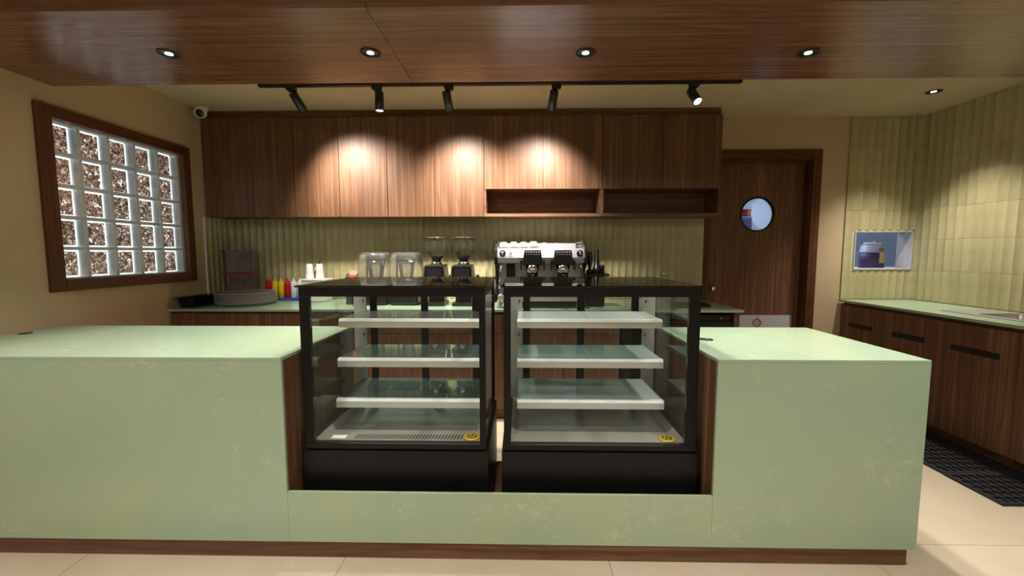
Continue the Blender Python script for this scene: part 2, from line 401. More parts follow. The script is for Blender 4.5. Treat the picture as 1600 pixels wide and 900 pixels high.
# fluted tiles -----------------------------------------------------
def flute_mesh(name, wd, ht, dep=0.0145, rim=0.003, N=8):
    """concave tile standing on z=0, its back on y=0, face towards -y"""
    m = MB(); pr_ = [(0, 0)]
    for i in range(N + 1):
        u = i / N; pr_.append((wd * u, -(rim + (dep - rim) * (2 * u - 1) ** 2)))
    pr_.append((wd, 0))
    m.prism(pr_, 'z', 0, ht)
    me = m.mesh(name); me.materials.append(M['tile'])
    for p in me.polygons: p.use_smooth = False
    return me
TJ = 0.0018; ROWP = 0.284; ROW0 = 0.942
_cache = {}
def flute(wd, ht):
    k = (round(wd, 4), round(ht, 4))
    if k not in _cache: _cache[k] = flute_mesh('fluted_tile', wd - .00005, ht - TJ)
    return _cache[k]
def rows(z0, z1):
    out = []; k = math.floor((z0 - ROW0) / ROWP)
    while ROW0 + k * ROWP < z1 - .012:
        a, b = max(z0, ROW0 + k * ROWP), min(z1, ROW0 + (k + 1) * ROWP)
        if b - a > .012: out.append((a, b))
        k += 1
    return out
# backsplash on the back wall
nb = 68; pb = (XE - XL - .013) / nb
for i in range(nb):
    for a, b in rows(ZT + .002, ZU + .004):
        link('tile', flute(pb, b - a), wall_back, loc=(XL + .013 + i * pb, YB, a))
MB().box(XL, XE, YB - .0022, YB, ZT, ZU).build('grout_bed', 'tile_grout', wall_back)
# short return of the backsplash on the left wall
nr_ = 5; pl_ = (YB - .012 - 3.79) / nr_
for i in range(nr_):
    for a, b in rows(ZT + .002, ZU + .004):
        o = link('tile', flute(pl_, b - a), wall_left, loc=(XL, 3.79 + i * pl_, a)); o.rotation_euler.z = math.pi / 2
MB().box(XL, XL + .0022, 3.79, YB - .003, ZT, ZU).build('grout_bed', 'tile_grout', wall_left)
MB().box(XL, XL + .013, 3.779, 3.7895, ZT, ZU).build('tile_trim', 'white', wall_left, 'pale edge strip of the tiles')
# tiles right of the door on the back wall, round the hatch
TX0 = 3.113; npk = 9; pk = (XR - .013 - TX0) / npk
for i in range(npk):
    xa = TX0 + i * pk
    inside = xa + pk * .5 > PX0 - .012 and xa + pk * .5 < PX1 + .012
    for a, b in rows(ZT + .002, ZC):
        segs = [(a, b)]
        if inside:
            segs = []
            if a < PZ0 - .014: segs.append((a, min(b, PZ0 - .012)))
            if b > PZ1 + .014: segs.append((max(a, PZ1 + .012), b))
        for a2, b2 in segs:
            if b2 - a2 > .01: link('tile', flute(pk, b2 - a2), wall_back, loc=(xa, YB, a2))
m = MB()
for q in ((TX0, PX0, ZT, ZC), (PX1, XR, ZT, ZC), (PX0, PX1, ZT, PZ0), (PX0, PX1, PZ1, ZC)): m.box(q[0], q[1], YB - .0022, YB, q[2], q[3])
m.build('grout_bed', 'tile_grout', wall_back)
# tiles on the right wall
pr2 = 0.075; n2 = 26
for i in range(n2):
    for a, b in rows(ZT + .002, ZC):
        o = link('tile', flute(pr2, b - a), wall_right, loc=(XR, YB - .013 - i * pr2, a)); o.rotation_euler.z = -math.pi / 2
MB().box(XR - .0022, XR, YB - .013 - n2 * pr2, YB - .003, ZT, ZC).build('grout_bed', 'tile_grout', wall_right)

# hatch: pale lining in the opening
m = MB()
y0, y1 = YB - .016, YB + .15
a_ = .0004
m.box(PX0 + a_, PX0 + .009, y0, y1, PZ0 + a_, PZ1 - a_); m.box(PX1 - .009, PX1 - a_, y0, y1, PZ0 + a_, PZ1 - a_)
m.box(PX0 + .0095, PX1 - .0095, y0, y1, PZ0 + a_, PZ0 + .009); m.box(PX0 + .0095, PX1 - .0095, y0, y1, PZ1 - .009, PZ1 - a_)
struct(m.build('window_2', 'lining'), 'white lined serving hatch in the tiled wall')

# glass block window ------------------------------------------------
win = sempty('window_1', 'five by five glass block window in a brown wooden frame')
fy0, fy1, fz0, fz1 = 2.492, 3.645, 1.15, 2.29
fw = 0.075; fx0, fx1 = XL - .02, XL + .026
bz0, bz1 = 1.222, 2.222; by0, by1 = 2.5754, 3.5754
def frame_side(ya, yb, za, zb, mat):
    f = MB(); f.box(fx0, fx1, ya, yb, za, zb, bev=.004); return f.build('window_frame', mat, win)
frame_side(fy0, fy0 + fw + .008, fz0, fz1, 'frame_wood_z'); frame_side(fy1 - fw + .004, fy1, fz0, fz1, 'frame_wood_z')
frame_side(fy0 + fw + .0085, fy1 - fw + .0035, fz0, bz0 + .004, 'frame_wood_y'); frame_side(fy0 + fw + .0085, fy1 - fw + .0035, bz1 - .004, fz1, 'frame_wood_y')
mo = MB()
gx0, gx1 = XL - .096, XL - .032
blk = 0.19
m = MB(); e = 0.0055
m.box(gx0, gx1, 0, blk, 0, e); m.box(gx0, gx1, 0, blk, blk - e, blk); m.box(gx0, gx1, 0, e, e, blk - e); m.box(gx0, gx1, blk - e, blk, e, blk - e)
blk_me = m.mesh('glass_block'); blk_me.materials.append(M['frosty'])
def pane_mesh(x0, x1, mat, q=0.0):
    m = MB(); m.box(x0, x1, e + q, blk - e - q, e + q, blk - e - q); me = m.mesh('pane'); me.materials.append(M[mat]); return me
pf = pane_mesh(gx1 - .007, gx1 - .002, 'pane_front'); pbk = pane_mesh(gx0 + .002, gx0 + .007, 'pane_back', .0105)
m = MB(); q = e + .0105
m.box(gx0 + .003, gx0 + .006, e, blk - e, e, q - .0002); m.box(gx0 + .003, gx0 + .006, e, blk - e, blk - q + .0002, blk - e); m.box(gx0 + .003, gx0 + .006, e, q - .0002, q, blk - q); m.box(gx0 + .003, gx0 + .006, blk - q + .0002, blk - e, q, blk - q)
brd = m.mesh('border'); brd.materials.append(M['border'])
for i in range(5):
    for j in range(5):
        b = link('glass_block', blk_me, win, loc=(0, by0 + .005 + .2 * i, bz0 + .005 + .2 * j))
        link('front_pane', pf, b); link('back_pane', pbk, b); link('pane_border', brd, b)
for i in range(6):
    y = by0 + .2 * i; mo.box(gx0 + .004, gx1 - .004, y - .0049, y + .0049, bz0 - .0045, bz1 + .0045)
for j in range(6):
    z = bz0 + .2 * j
    for i in range(5): mo.box(gx0 + .004, gx1 - .004, by0 + .005 + .2 * i, by0 + .195 + .2 * i, z - .0049, z + .0049)
mo.build('mortar', 'frosty', win)

# door with round window -------------------------------------------
dr = sempty('door_1', 'walnut door with a round porthole window and lower kick plate')
yl = YB + .085
# leaf with a round hole
def disc_hole_plate(x0, x1, z0, z1, cx, cz, r, y0, y1, seg=48):
    b = bmesh.new(); F = []; Bk = []
    for y, ring in ((y0, F), (y1, Bk)):
        inn = [b.verts.new((cx + r * math.cos(2 * math.pi * k / seg), y, cz + r * math.sin(2 * math.pi * k / seg))) for k in range(seg)]
        out = []
        for k in range(seg):
            a = 2 * math.pi * k / seg; dx, dz = math.cos(a), math.sin(a)
            t_ = min(((x1 - cx) / dx if dx > 1e-6 else (x0 - cx) / dx if dx < -1e-6 else 1e9), ((z1 - cz) / dz if dz > 1e-6 else (z0 - cz) / dz if dz < -1e-6 else 1e9))
            out.append(b.verts.new((cx + dx * t_, y, cz + dz * t_)))
        ring += [inn, out]
        corners = {}
        for cxn, czn in ((x0, z0), (x1, z0), (x1, z1), (x0, z1)): corners[(cxn, czn)] = b.verts.new((cxn, y, czn))
        for k in range(seg):
            j = (k + 1) % seg; p, q = out[k].co, out[j].co
            vs_ = [inn[k], out[k], out[j], inn[j]]
            for (cxn, czn), cv in corners.items():
                on_p = abs(p.x - cxn) < 1e-6 or abs(p.z - czn) < 1e-6; on_q = abs(q.x - cxn) < 1e-6 or abs(q.z - czn) < 1e-6
                if on_p and on_q and not (abs(p.x - q.x) < 1e-6 or abs(p.z - q.z) < 1e-6): vs_ = [inn[k], out[k], cv, out[j], inn[j]]
            b.faces.new(vs_)
    for k in range(seg):
        j = (k + 1) % seg; b.faces.new((F[0][k], F[0][j], Bk[0][j], Bk[0][k]))
    bmesh.ops.recalc_face_normals(b, faces=b.faces[:]); m = MB(); m._merge(b); return m
pcx, pcz, prr = 2.33, 1.765, 0.166
leaf = disc_hole_plate(DX0 + .026, DX1 - .024, 0.008, DZ1 - .026, pcx, pcz, prr, yl, yl + .045).build('door_leaf', 'wood_z', dr)
ry = Matrix.Rotation(math.pi / 2, 4, 'X')
MB().lathe([(prr - .012, -.006), (prr + .003, -.006), (prr + .006, .0), (prr - .012, .0)], (pcx, yl - .001, pcz), 48, ry, cap=False).build('window_rim', 'charcoal', leaf, 'thin dark ring of the porthole')
MB().lathe([(0, -.003), (prr - .002, -.003), (prr - .002, .003), (0, .003)], (pcx, yl + .02, pcz), 48, ry).build('pane', 'glass', leaf)
MB().box(2.20, 2.712, yl - .003, yl - .0002, .25, .765).build('kick_plate', 'plate_grey', leaf, 'white sheet low on the door')
def ring(cx, cz, r0, r1, y, seg=32):
    return MB().lathe([(r0, 0), (r1, 0), (r1, .0012), (r0, .0012), (r0, 0)], (cx, y, cz), seg, ry, cap=False)
kp = dr
ring(2.375, .69, .030, .042, yl - .0045).build('emblem_ring', 'copper', leaf, 'copper coloured ring emblem')
ring(2.375, .69, .012, .017, yl - .0045).build('emblem_ring', 'copper', leaf)
MB().box(2.371, 2.379, yl - .0045, yl - .003, .735, .755).build('emblem_ring', 'copper', leaf)
kn = MB().lathe([(.0, 0), (.018, 0), (.018, .006), (.009, .01), (.009, .028), (.022, .038), (.025, .05), (.018, .06), (0, .063)], (1.905, yl, 1.036), 20, ry).build('door_knob', 'chrome', leaf, 'small round chrome knob')
# frame: jamb lining + architrave
for nm, q, mt in (('door_frame', (DX0, DX0 + .024, YB, YB + .15, 0, DZ1), 'frame_wood_z'), ('door_frame', (DX1 - .022, DX1, YB, YB + .15, 0, DZ1), 'frame_wood_z'),
                  ('door_frame', (DX0 + .0245, DX1 - .0225, YB, YB + .15, DZ1 - .024, DZ1), 'frame_wood_x'),
                  ('architrave', (DX1 - .012, DX1 + .07, YB - .02, YB, 0, DZ1 + .07), 'frame_wood_z'),
                  ('architrave', (XE + .002, DX0 + .012, YB - .02, YB, 0, DZ1 + .07), 'frame_wood_z'),
                  ('architrave', (DX0 + .0125, DX1 - .0125, YB - .02, YB, DZ1 - .01, DZ1 + .07), 'frame_wood_x')):
    MB().box(*q, bev=.0015).build(nm, mt, dr)

# store room behind the back wall ----------------------------------
m = MB()
sx0, sx1, sy0, sy1 = 1.2, 6.2, YB + .15, 6.4
m.box(sx0, sx1, sy1, sy1 + .1, 0, 2.7); m.box(sx0 - .1, sx0, sy0, sy1, 0, 2.7); m.box(sx1, sx1 + .1, sy0, sy1, 0, 2.7)
m.box(XR + .15, sx1, sy0 - .1, sy0, 0, 2.7)
struct(m.build('wall_store_room', 'white_wall'), 'bluish white walls of the store room')
struct(MB().box(sx0, sx1, sy0, sy1, 2.6, 2.7).build('ceiling_store_room', 'white_wall'), 'white store room ceiling')
struct(MB().box(sx0, sx1, sy0, sy1, -.1, 0).build('floor_store_room', 'floor'), 'beige store room floor')

# ================================================================== SERVICE ISLAND
isl = thing('service_counter', 'long sage green stone service counter with a notch for the display cases', 'counter', ((XL + CR) / 2, (YC + YI) / 2, 0))
io = isl.location
T = 0.014
def ip(name, mat, *q, bev=0.0, label=None):
    return MB(io).box(*q, bev=bev).build(name, mat, isl, label)
ip('countertop', 'stone', XL + .001, NL, YC, YI, ZT - T, ZT, bev=.0008)
ip('countertop', 'stone', NR, CR, YC, YI, ZT - T, ZT, bev=.0008)
ip('front_panel', 'stone', XL + .001, NL, YC, YC + T, .088, ZT - T - .0004)
ip('front_panel', 'stone', NL + .0006, NR - .0006, YC, YC + T, .088, .324, bev=.0008)
ip('front_panel', 'stone', NR, CR, YC, YC + T, .088, ZT - T - .0004)
ip('end_panel', 'stone', CR - T, CR, YC + T + .0004, YI, .088, ZT - T - .0004)
ip('notch_side_panel', 'wood_z', NL - .016, NL - .0003, YC + T + .0004, YI - .004, .088, ZT - T - .0004, label='walnut lining of the notch')
ip('notch_side_panel', 'wood_z', NR + .0003, NR + .016, YC + T + .0004, YI - .004, .088, ZT - T - .0004, label='walnut lining of the notch')
ip('carcass', 'wood_x', XL + .001, NL - .0165, YC + T + .0004, YI - .004, .088, ZT - T - .0004)
ip('carcass', 'wood_x', NR + .0165, CR - T - .0004, YC + T + .0004, YI - .004, .088, ZT - T - .0004)
ip('toe_kick', 'wood_x', XL + .001, 1.719, YC + .02, YI - .03, 0.0, .0876, label='walnut toe kick')
# black oval cable grommets let into the top
gm = MB(io); gm.lathe([(.0, 0), (.036, 0), (.036, .0022), (.028, .0026), (.026, .001), (0, .001)], (.975, 2.19, ZT), 24); gm.build('cable_grommet', 'black_satin', isl, 'black round cable grommet')
gm = MB(io); gm.lathe([(.0, 0), (.03, 0), (.03, .0022), (.022, .0026), (.02, .001), (0, .001)], (-2.815, 2.293, ZT), 24); gm.build('cable_grommet', 'black_satin', isl, 'black round cable grommet')

# ================================================================== DISPLAY CASES
def display_case(name, label, X0, X1, GX0, GX1, frosted, slots):
    """X0..X1 overall, GX0..GX1 clear glass between the front posts"""
    yF, yR, zB, zG0, zG1, zTop = 1.862, 2.55, .0885, .507, 1.194, 1.245
    o = thing(name, label, 'display case', ((X0 + X1) / 2, (yF + yR) / 2, zB), group='glass display cases in the counter notch')
    L = o.location
    def p(nm, mat, *q, bev=0.0, label=None, parent=o): return MB(L).box(*q, bev=bev).build(nm, mat, parent, label)
    xa, xb = X0 + .012, X1 - .012
    p('base_cabinet', 'black', X0 + .002, X1 - .002, yF - .002, yR, zB, .474, bev=.003)
    p('shadow_gap', 'dark_gap', xa + .004, xb - .004, yF + .012, yR - .01, .4741, .4839)
    p('sill_frame', 'black', xa, xb, yF, yF + .03, .484, zG0, bev=.002)
    p('sill_frame', 'black', xa, xa + .03, yF + .0302, yR, .484, zG0); p('sill_frame', 'black', xb - .03, xb, yF + .0302, yR, .484, zG0)
    p('sill_frame', 'black', xa + .0302, xb - .0302, yR - .03, yR, .484, zG0)
    p('front_post', 'black', xa, GX0, yF, yF + .022, zG0 + .0003, zG1, bev=.002); p('front_post', 'black', GX1, xb, yF, yF + .022, zG0 + .0003, zG1, bev=.002)
    p('rear_post', 'black', xa, xa + .03, yR - .03, yR, zG0 + .0003, zG1); p('rear_post', 'black', xb - .03, xb, yR - .03, yR, zG0 + .0003, zG1)
    p('top_rail', 'black', xa, xb, yF, yF + .022, zG1 + .0003, zTop - .0085); p('top_rail', 'black', xa + .03, xb - .03, yR - .022, yR, zG1 + .0003, zTop - .0085)
    p('top_rail', 'black', xa, xa + .022, yF + .0222, yR, zG1 + .0003, zTop - .0085); p('top_rail', 'black', xb - .022, xb, yF + .0222, yR, zG1 + .0003, zTop - .0085)
    p('top_glass', 'dark_glass', X0, X1, yF - .012, yR + .006, zTop - .008, zTop, bev=.0015, label='dark glossy glass top')
    p('front_glass', 'glass', GX0 + .0005, GX1 - .0005, yF + .006, yF + .011, zG0 + .0005, zG1 - .0005)
    p('side_glass', 'glass', xa + .006, xa + .011, yF + .0225, yR - .0305, zG0 + .0005, zG1 - .0005)
    p('side_glass', 'glass', xb - .011, xb - .006, yF + .0225, yR - .0305, zG0 + .0005, zG1 - .0005)
    # aluminium shelf uprights at the back corners
    ux = .072
    for a, b in ((xa + .014, xa + .014 + ux), (xb - .014 - ux, xb - .014)):
        u = p('shelf_upright', 'alu', a, b, 2.447, 2.462, zG0 + .02, zG1 - .004)
        for zz in (.62, .70, .82, .90, 1.02, 1.10): MB(L).box((a + b) / 2 + (.02 if a < (X0 + X1) / 2 else -.02) - .003, (a + b) / 2 + (.02 if a < (X0 + X1) / 2 else -.02) + .003, 2.4445, 2.4468, zz, zz + .016).build('slot', 'dark_gap', u)
    # two sliding rear doors with black frames
    xm = (X0 + X1) / 2; sx_a, sx_b = xa + .092, xb - .092
    for a, b, yy in ((sx_a, xm + .022, yR - .052), (xm - .022, sx_b, yR - .04)):
        d = p('sliding_door', 'black', a, a + .042, yy, yy + .01, zG0 + .004, zG1 - .004)
        p('door_stile', 'black', b - .042, b, yy, yy + .01, zG0 + .004, zG1 - .004, parent=d)
        p('door_rail', 'black', a + .0422, b - .0422, yy, yy + .01, zG0 + .004, zG0 + .03, parent=d)
        p('door_rail', 'black', a + .0422, b - .0422, yy, yy + .01, zG1 - .02, zG1 - .004, parent=d)
        p('pane', 'glass', a + .0422, b - .0422, yy + .003, yy + .006, zG0 + .0305, zG1 - .0205, parent=d)
    # shelves: aluminium nosing with two glass panels each
    hl = .3715 if X0 > -.5 else .372
    xc = (GX0 + GX1) / 2
    for zt, yf_ in ((1.049, 2.13), (.849, 2.10), (.645, 2.07)):
        s = MB(L); s.prism([(yf_, zt - .012), (yf_ + .008, zt), (yf_ + .03, zt), (yf_ + .03, zt - .006), (yf_ + .012, zt - .006), (yf_ + .012, zt - .044), (yf_, zt - .044)], 'x', xc - hl, xc + hl, bev=0)
        so = s.build('shelf', 'alu_w', o)
        for xx in (xc - hl + .02, xc + hl - .035): MB(L).prism([(yf_ + .0305, zt - .0075), (2.446, zt - .0075), (2.446, zt - .04), (2.40, zt - .035), (yf_ + .0305, zt - .016)], 'x', xx, xx + .012).build('shelf_bracket', 'alu', so)
        gm_ = 'frost_glass' if frosted else 'shelf_glass'
        p('shelf_glass', gm_, xc - hl + .003, xc - .001, yf_ + .013, 2.443, zt - .0055, zt - .0005, parent=so)
        p('shelf_glass', gm_, xc + .001, xc + hl - .003, yf_ + .013, 2.443, zt - .0055, zt - .0005, parent=so)
    # stainless well: front ledge, floor, sloped sides
    d = MB(L); x0, x1 = xa + .031, xb - .031
    d.box(x0, x1, yF + .0305, 1.975, .508, .512); d.box(x0 + .03, x1 - .03, 1.976, 2.42, .486, .489)
    d.prism([(x0, .512), (x0 + .03, .49), (x0 + .03, .486), (x0, .506)], 'y', 1.9755, 2.46); d.prism([(x1, .512), (x1 - .03, .49), (x1 - .03, .486), (x1, .506)], 'y', 1.9755, 2.46)
    d.prism([(1.9752, .508), (1.9758, .512), (1.977, .489), (1.976, .486)], 'x', x0 + .03, x1 - .03)
    d.prism([(2.42, .486), (2.42, .489), (2.49, .52), (2.49, .515)], 'x', x0, x1)
    dk = d.build('deck_pan', 'steel', o)
    if slots:
        n = 34
        for k in range(n):
            xx = GX0 + .165 + k * (.52 / n)
            link_me = MB(L).prism([(xx, 1.905), (xx + .007, 1.905), (xx + .013, 1.955), (xx + .006, 1.955)], 'z', .5121, .5126)
            link_me.build('air_slot', 'dark_gap', dk)
        p('paper_tag', 'paper', GX0 + .055, GX0 + .125, 1.905, 1.94, .5123, .514, parent=dk, label='small white paper tag')
    cx = GX1 - (.045 if slots else .058); cy = 1.932
    bd = MB(L).lathe([(0, 0), (.042, 0), (.042, .003), (.034, .004), (0, .004)], (cx, cy, .5128), 32).build('badge', 'gold', dk, 'round gold badge')
    MB(L).lathe([(0, 0), (.024, 0), (.024, .0006), (0, .0006)], (cx, cy, .5169), 24).build('badge_print', 'gold_dark', dk)
    for k in range(4):
        a = k * math.pi / 2 + .4
        MB(L).lathe([(0, 0), (.007, 0), (.007, .0006), (0, .0006)], (cx + .013 * math.cos(a), cy + .013 * math.sin(a), .5176), 12).build('badge_print', 'gold', dk)
    return o
display_case('display_case', 'black framed glass display case with clear shelves, beside the longer counter wing', -1.016, -.147, -.957, -.187, False, True)
display_case('display_case', 'black framed glass display case with greenish frosted shelves, in front of the espresso machine', -.088, .814, -.044, .752, True, False)

# ================================================================== WALL CABINETS
def wall_cabinet(label, xs_, niche, mat='wood_z'):
    x0, x1 = xs_[0], xs_[-1]
    o = thing('wall_cabinet', label, 'cabinet', ((x0 + x1) / 2, YU + .15, ZU), group='walnut wall cabinets over the backsplash')
    L = o.location; zb = 1.963 if niche else ZU
    c = MB(L); yb = YB - .0135
    t_ = .016
    if niche:
        c.box(x0 + .001, x1 - .001, YU + .02, yb, zb, 2.6)
        c.box(x0 + .001, x0 + t_, YU + .004, yb, ZU, zb - .0003); c.box(x1 - t_, x1 - .001, YU + .004, yb, ZU, zb - .0003)
        c.box(x0 + t_ + .0003, x1 - t_ - .0003, YU + .004, yb, ZU, ZU + .026)
        c.build('carcass', 'wood_x', o)
        MB(L).box(x0 + t_ + .001, x1 - t_ - .001, yb - .012, yb - .0005, ZU + .0265, zb - .0005).build('niche_back', 'wood_x', o)
    else:
        c.box(x0 + .001, x1 - .001, YU + .02, yb, ZU + .002, 2.6); c.build('carcass', 'wood_x', o)
    for a, b in zip(xs_, xs_[1:]):
        MB(L).box(a + .0022, b - .0022, YU, YU + .0185, zb if not niche else zb - .002, 2.598, bev=.0008).build('door', mat, o)
    return o
wall_cabinet('walnut wall cabinet in the corner by the glass block window', [-2.868, -2.43, -2.045], False)
wall_cabinet('two door walnut wall cabinet above the two blenders', [-2.045, -1.637, -1.202], False)
wall_cabinet('two door walnut wall cabinet above the two coffee grinders', [-1.202, -.776, -.328], False)
wall_cabinet('walnut wall cabinet with open niche above the espresso machine', [-.328, .196, .726], True)
wall_cabinet('walnut wall cabinet with open niche next to the door', [.726, 1.26, 1.775], True)
struct(MB().box(-2.88, 1.768, YU + .03, YB - .0005, 2.6005, ZC - .0005).build('trim_1', 'wood_x'), 'dark walnut filler strip between the cabinets and ceiling')

# ================================================================== BACK COUNTER
bct = tag(MB().box(XL + .003, XE, YK, YB - .014, ZT - .02, ZT - .0002, bev=.001).build('back_countertop', 'stone'), 'grey green stone worktop under the tiled backsplash', 'countertop')
def base_unit(label, x0, x1, doors):
    o = thing('base_cabinet', label, 'cabinet', ((x0 + x1) / 2, YK + .35, 0), group='walnut base cabinets under the back worktop')
    L = o.location
    MB(L).box(x0 + .001, x1 - .001, YK + .045, YB - .015, .1, ZT - .0205).build('carcass', 'wood_x', o)
    MB(L).box(x0 + .001, x1 - .001, YK + .09, YB - .05, 0, .0998).build('plinth', 'wood_x', o)
    w_ = (x1 - x0) / doors
    for k in range(doors):
        a, b = x0 + k * w_ + .0015, x0 + (k + 1) * w_ - .0015
        MB(L).box(a, b, YK + .026, YK + .0445, .735, ZT - .04, bev=.0008).build('drawer', 'wood_z', o)
        MB(L).box(a, b, YK + .026, YK + .0445, .11, .731, bev=.0008).build('door', 'wood_z', o)
base_unit('walnut base cabinet below the black tray and the stack of round trays', XL + .02, -1.9, 2)
base_unit('walnut base cabinet below the squeeze bottles and blenders', -1.9, -1.0, 2)
base_unit('walnut base cabinet below the coffee grinders, seen between the display cases', -1.0, -.1, 2)
base_unit('walnut base cabinet below the espresso machine', -.1, .8, 2)
# fridge under the right end
fr = thing('undercounter_fridge', 'black undercounter fridge below the right end of the worktop', 'fridge', (1.27, YK + .35, 0))
L = fr.location
MB(L).box(.815, 1.70, YK + .06, YB - .05, .02, ZT - .05, bev=.004).build('fridge_body', 'black_satin', fr)
MB(L).box(.82, 1.695, YK + .03, YK + .059, .12, ZT - .1, bev=.004).build('fridge_door', 'black_satin', fr)
MB(L).box(.85, 1.66, YK + .02, YK + .0295, ZT - .15, ZT - .13, bev=.002).build('handle', 'charcoal', fr)
MB(L).lathe([(0, 0), (.006, 0), (.006, .004), (0, .004)], (1.62, YK + .058, ZT - .075), 12, ry).build('indicator_knob', 'alu', fr)
tag(MB().box(1.712, 1.742, YK + .026, YB - .015, 0, ZT - .0205).build('end_panel', 'wood_z'), 'walnut gable panel closing the right end of the back worktop', 'panel')

# ================================================================== RIGHT COUNTER
rt = MB()
SX0, SX1, SY0, SY1 = 3.33, 3.70, 2.668, 3.143          # sink cut-out
RY0 = 2.05
for q in ((XK, SX0, RY0, YB - .014), (SX1, XR - .014, RY0, YB - .014), (SX0, SX1, RY0, SY0), (SX0, SX1, SY1, YB - .014)): rt.box(q[0], q[1], q[2], q[3], ZT - .02, ZT)
tag(rt.build('side_countertop', 'stone'), 'sage green stone worktop with sink along the tiled side wall', 'countertop')
def right_unit(label, y0, y1, grille=True):
    o = thing('sink_cabinet', label, 'cabinet', (3.45, (y0 + y1) / 2, 0), group='walnut sink cabinets along the side wall')
    L = o.location
    c = MB(L); x0, x1 = XK + .047, XR - .003
    c.box(x0, x0 + .016, y0 + .001, y1 - .001, .08, ZT - .0205); c.box(x1 - .016, x1, y0 + .001, y1 - .001, .08, ZT - .0205)
    c.box(x0 + .0165, x1 - .0165, y0 + .001, y0 + .016, .08, ZT - .0205); c.box(x0 + .0165, x1 - .0165, y1 - .016, y1 - .001, .08, ZT - .0205); c.box(x0 + .0165, x1 - .0165, y0 + .0165, y1 - .0165, .08, .096)
    c.build('carcass', 'wood_y', o)
    MB(L).box(XK + .07, XR - .05, y0 + .001, y1 - .001, 0, .0798).build('plinth', 'wood_y', o)
    d = MB(L).box(XK + .026, XK + .045, y0 + .0015, y1 - .0015, .078, ZT - .05, bev=.0008).build('door', 'wood_z', o)
    if grille:
        a, b = y0 + .10, y1 - .105; za, zb = .688, .730
        MB(L).box(XK + .0225, XK + .0257, a, b, za, zb, bev=.0008).build('vent_grille', 'charcoal', d, 'black slotted vent')
        n = 7; st = (b - a) / n
        for k in range(n):
            MB(L).box(XK + .0205, XK + .0223, a + k * st + .006, a + k * st + st * .62, za + .006, zb - .006).build('vent_slat', 'black_rub', d)
right_unit('narrow walnut sink cabinet with vent in the corner by the door wall', 3.648, YB - .016)
right_unit('walnut sink cabinet with vent, second from the corner', 3.163, 3.648)
right_unit('walnut sink cabinet with vent directly below the sink', 2.648, 3.163)
right_unit('walnut sink cabinet nearest the camera, mostly out of view', 2.07, 2.648, False)
# drop-in sink
sk = thing('sink', 'stainless steel drop in sink in the side worktop', 'sink', ((SX0 + SX1) / 2, (SY0 + SY1) / 2, ZT))
L = sk.location
def rr(x0, x1, y0, y1, r, n=6):
    out = []
    for cx, cy, a0 in ((x1 - r, y1 - r, 0), (x0 + r, y1 - r, 90), (x0 + r, y0 + r, 180), (x1 - r, y0 + r, 270)):
        for k in range(n + 1):
            a = math.radians(a0 + 90 * k / n); out.append((cx + r * math.cos(a), cy + r * math.sin(a)))
    return out
def loft(m, loops, smooth=True, close=True):
    b = bmesh.new(); rings = [[b.verts.new(p) for p in lp] for lp in loops]
    for a, c in zip(rings, rings[1:]):
        n = len(a)
        for k in range(n):
            f = b.faces.new((a[k], a[(k + 1) % n], c[(k + 1) % n], c[k])); f.smooth = smooth
    if close: b.faces.new(rings[-1])
    bmesh.ops.recalc_face_normals(b, faces=b.faces[:])
    m._merge(b); return m
def lp(x0, x1, y0, y1, r, z): return [(x, y, z) for x, y in rr(x0, x1, y0, y1, r)]
m = MB(L)
loft(m, [lp(3.29, 3.73, 2.56, 3.34, .03, ZT + .0005), lp(3.29, 3.73, 2.56, 3.34, .03, ZT + .005), lp(3.345, 3.685, 2.68, 3.13, .05, ZT + .006)], smooth=False, close=False)
m.build('rim', 'steel', sk)
m = MB(L)
loft(m, [lp(3.345, 3.685, 2.68, 3.13, .05, ZT + .006), lp(3.35, 3.68, 2.685, 3.125, .05, ZT - .01), lp(3.355, 3.675, 2.69, 3.12, .05, ZT - .15), lp(3.39, 3.64, 2.73, 3.08, .05, ZT - .17)])
m.build('basin', 'steel', sk)
MB(L).lathe([(0, 0), (.04, 0), (.04, .003), (.03, .004), (0, .002)], (3.515, 2.94, ZT - .169), 20).build('drain', 'charcoal', sk)

# rubber mats on the floor
def mat_thing(label, x0, x1, y0, y1, z):
    nx = max(4, int((x1 - x0) / .05)); ny = max(4, int((y1 - y0) / .062))
    m = MB(); bd = .022; h = .014
    m.box(x0, x1, y0, y0 + bd, z, z + h, bev=.003); m.box(x0, x1, y1 - bd, y1, z, z + h, bev=.003)
    m.box(x0, x0 + bd, y0 + bd, y1 - bd, z, z + h, bev=.003); m.box(x1 - bd, x1, y0 + bd, y1 - bd, z, z + h, bev=.003)
    sx = (x1 - x0 - 2 * bd) / nx; sy = (y1 - y0 - 2 * bd) / ny
    for i in range(1, nx): m.box(x0 + bd + i * sx - .006, x0 + bd + i * sx + .006, y0 + bd, y1 - bd, z + .001, z + h - .001)
    for j in range(1, ny): m.box(x0 + bd, x1 - bd, y0 + bd + j * sy - .006, y0 + bd + j * sy + .006, z + .002, z + h - .0005)
    m.box(x0 + .01, x1 - .01, y0 + .01, y1 - .01, z + .0005, z + .003)
    tag(m.build('rubber_mat', 'black_rub'), label, 'floor mat', 'black rubber drainage mats')
mat_thing('black perforated rubber floor mat, the one further back by the sink cabinets', 2.655, 3.165, 2.575, 3.62, .0)
mat_thing('short black perforated rubber floor mat nearest the camera', 2.65, 3.165, 2.245, 2.572, .0)

